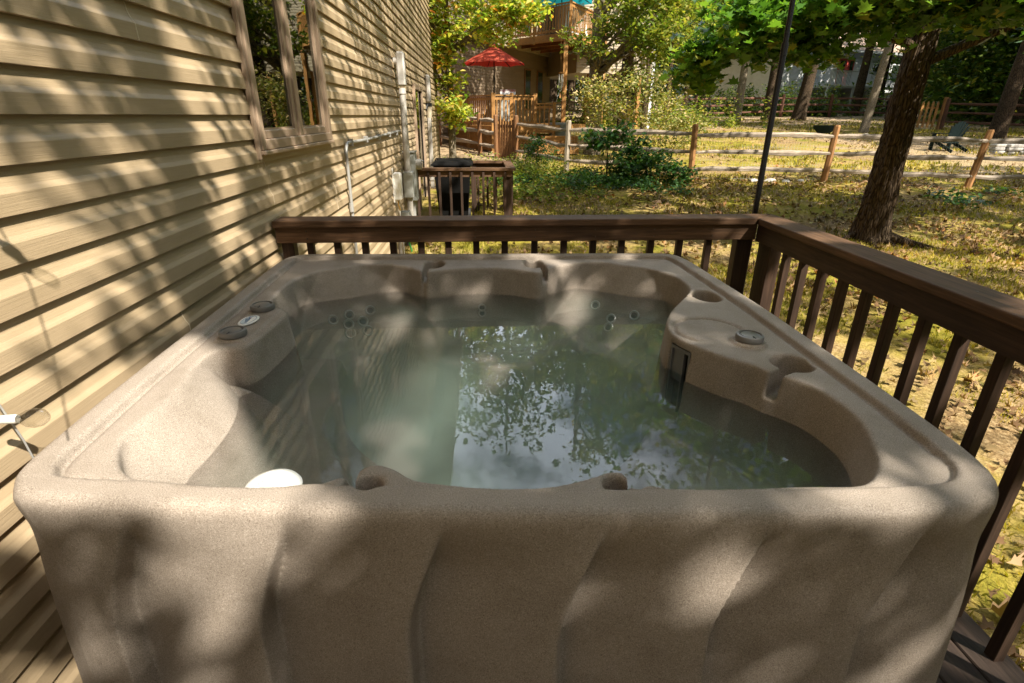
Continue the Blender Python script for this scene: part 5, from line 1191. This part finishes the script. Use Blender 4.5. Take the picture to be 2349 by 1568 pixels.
tag(under(2500,13.5,10.2,3,1.2,.25,M['leaf_shrub'],.11,40,20),kind='stuff')
# ---- middle distance trees with visible trunks
mid=[('slim pale trunked tree lit by the sun before the far dark fence',14.96,33.4,.24,0),('brown trunked tree at the far fence, between the pale trunk and the black pole',17.4,34.6,.36,0),('thick leaning trunked tree in front of the white house balcony',19.7,35.3,.42,.09),('slender crooked tree just left of the big dark oak, beyond the near fence',18.2,26.6,.20,.06),
     ('dark trunked tree just right of the tan picket gate',22.5,24.0,.34,.02),('leaning tree past the dark garden chair, at the right edge of the photo',25.9,25.6,.33,.07),('thin dark tree behind the hanging oak leaves',9.6,30,.14,0),('thin pale tree behind the cream coloured shrub',7.6,27,.12,0),('dark trunked tree deep in the woods beyond the dark split rail fence',33,27,.35,.02),('bent tree behind the tan picket gate post',30,31,.3,-.05),('dark trunked tree close before the white house siding',27,41,.35,.02),('tree standing at the right end of the white house',30,43,.3,0)]
for i,(lb,x,y,r,ln) in enumerate(mid):
    z=g1(x,y); h=13+(i*37%5); path=[(x,y,z-.2),(x+ln*4,y,z+3.5),(x+ln*7,y,z+8),(x+ln*8,y,z+h)]
    lowc=3.8 if i not in (6,7) else 2.6
    tree('woodland_tree',x,y,h,r,[((x+ln*6,y,z+h*.72),(3.6,3.2,h*.26),3),((x+.5,y+1,z+lowc+2.4),(2.6,2.2,1.3),1.2)],M['leaf_mid'] if i%3 else M['leaf_light'],M['bark_grey'] if i in (0,3) else M['bark_dark'],lb,.26,3600,RHOMB,'woodland trees beyond the fence',seed=30+i,path=path,ncl=110,cr=.42,flare=.5)
q=np.random.default_rng(333); pp=[]
for k in range(800):
    a=q.uniform(-.42,1.25); r_=q.uniform(82,104); c=np.array([r_*math.sin(a),r_*math.cos(a),0]); c[2]=g1(c[0],c[1])+q.uniform(1,15); pp.append(c+q.normal(size=(110,3))*np.array([2.2,2.2,1.5]))
for k in range(520):  # unseen woods behind and beside the camera, added to cut the sky light
    a=q.uniform(1.35,4.9); r_=q.uniform(15,27); c=np.array([3+r_*math.sin(a),r_*math.cos(a)-2,0]); c[2]=g1(c[0],c[1])+q.uniform(.5,15)
    if c[0]<-3 and c[1]>-4: continue
    pp.append(c+q.normal(size=(95,3))*np.array([1.3,1.3,1.0]))
pq=[]
for k in range(330):
    a=q.uniform(.655,.95); r_=q.uniform(43,60); c=np.array([r_*math.sin(a),r_*math.cos(a),0]); c[2]=g1(c[0],c[1])+q.uniform(.3,9)
    if c[0]/c[1]<.768: continue
    pq.append(c+q.normal(size=(170,3))*np.array([1.5,1.5,1.1]))
for k in range(220):
    a=q.uniform(.60,1.0); r_=q.uniform(66,82); c=np.array([r_*math.sin(a),r_*math.cos(a),0]); c[2]=g1(c[0],c[1])+q.uniform(.5,10); pp.append(c+q.normal(size=(110,3))*np.array([2.0,2.0,1.4]))
tag(leafmesh('far_woods',np.concatenate(pp),.75,M['leaf_mid'],None,RHOMB,.4,q),kind='stuff')
tag(leafmesh('far_thicket',np.concatenate(pq),.34,M['leaf_mid'],None,RHOMB,.4,q),kind='stuff')
# ---- backdrop trees: three kinds, copied
def prototype(i,leaf,lm):
    q=np.random.default_rng(200+i); h=17+2*i; e=empty('woodland_tree',(0,0,0),'far tree','tree','woodland trees beyond the fence')
    trunkmesh('trunk',[(0,0,-.5),(.2,0,h*.4),(-.1,0,h)],[.32,.22,.05],M['bark_dark'],e,10,.4,i)
    P=[]
    for c,rd,n in (((0,0,h*.62),(4.2,4.2,h*.34),3600),((0,0,h*.3),(3.4,3.4,2.2),1000)): P.append(clump(n,c,rd,n//26,.55,q,.45)[0])
    leafmesh('crown',np.concatenate(P),leaf,lm,e,RHOMB,.4,q); return e
protos=[prototype(0,.42,M['leaf_mid']),prototype(1,.42,M['leaf_light']),prototype(2,.42,M['leaf_mid'])]
q=random.Random(12); used=[False]*3; cnt=0
spots=[]
for ring,(Y0,step,xa,xb) in enumerate(((44,5.2,-16,16),(56,5.6,-24,62),(66,6.0,-30,76),(80,7,-34,90))):
    x=xa
    while x<xb:
        px_,py_=x+q.uniform(-1.6,1.6),Y0+q.uniform(-3,3)-(max(0,x-38))*.45
        ok=all((px_-a)**2+(py_-b_)**2>9 for a,b_ in spots) and not (19<px_<45 and 41<py_<60 ) and not (abs(px_-44.5)<3 and py_<54)
        if ok: spots.append((px_,py_))
        x+=step
for a_ in range(34):
    spots.append((q.uniform(34,64),q.uniform(18,46)))
spots=[s_ for s_ in spots if not (s_[0]/max(s_[1],1)<.80 and s_[0]<38 and s_[1]<46 and s_[0]>18)]
spots+=[(-4,34),(1.5,36),(6,40),(35,33),(38,27),(42,36),(33,18),(30,12),(12,46),(17,44.5)]
words=['leftmost','narrow','broad','tall','bushy','thin','leafy','dense']
for i,(x,y) in enumerate(spots):
    k=i%3; e=protos[k] if not used[k] else copytree(protos[k]); used[k]=True
    e.location=(x,y,g1(x,y)); s=q.uniform(.85,1.2); e.scale=(s,s,s*q.uniform(.9,1.15)); e.rotation_euler=(0,0,q.uniform(0,6.28))
    e['label']='tree among the distant woodland trees that close the view above the lawn'; e['group']='distant woodland trees'
    for ch in e.children: ch.matrix_parent_inverse=Matrix()
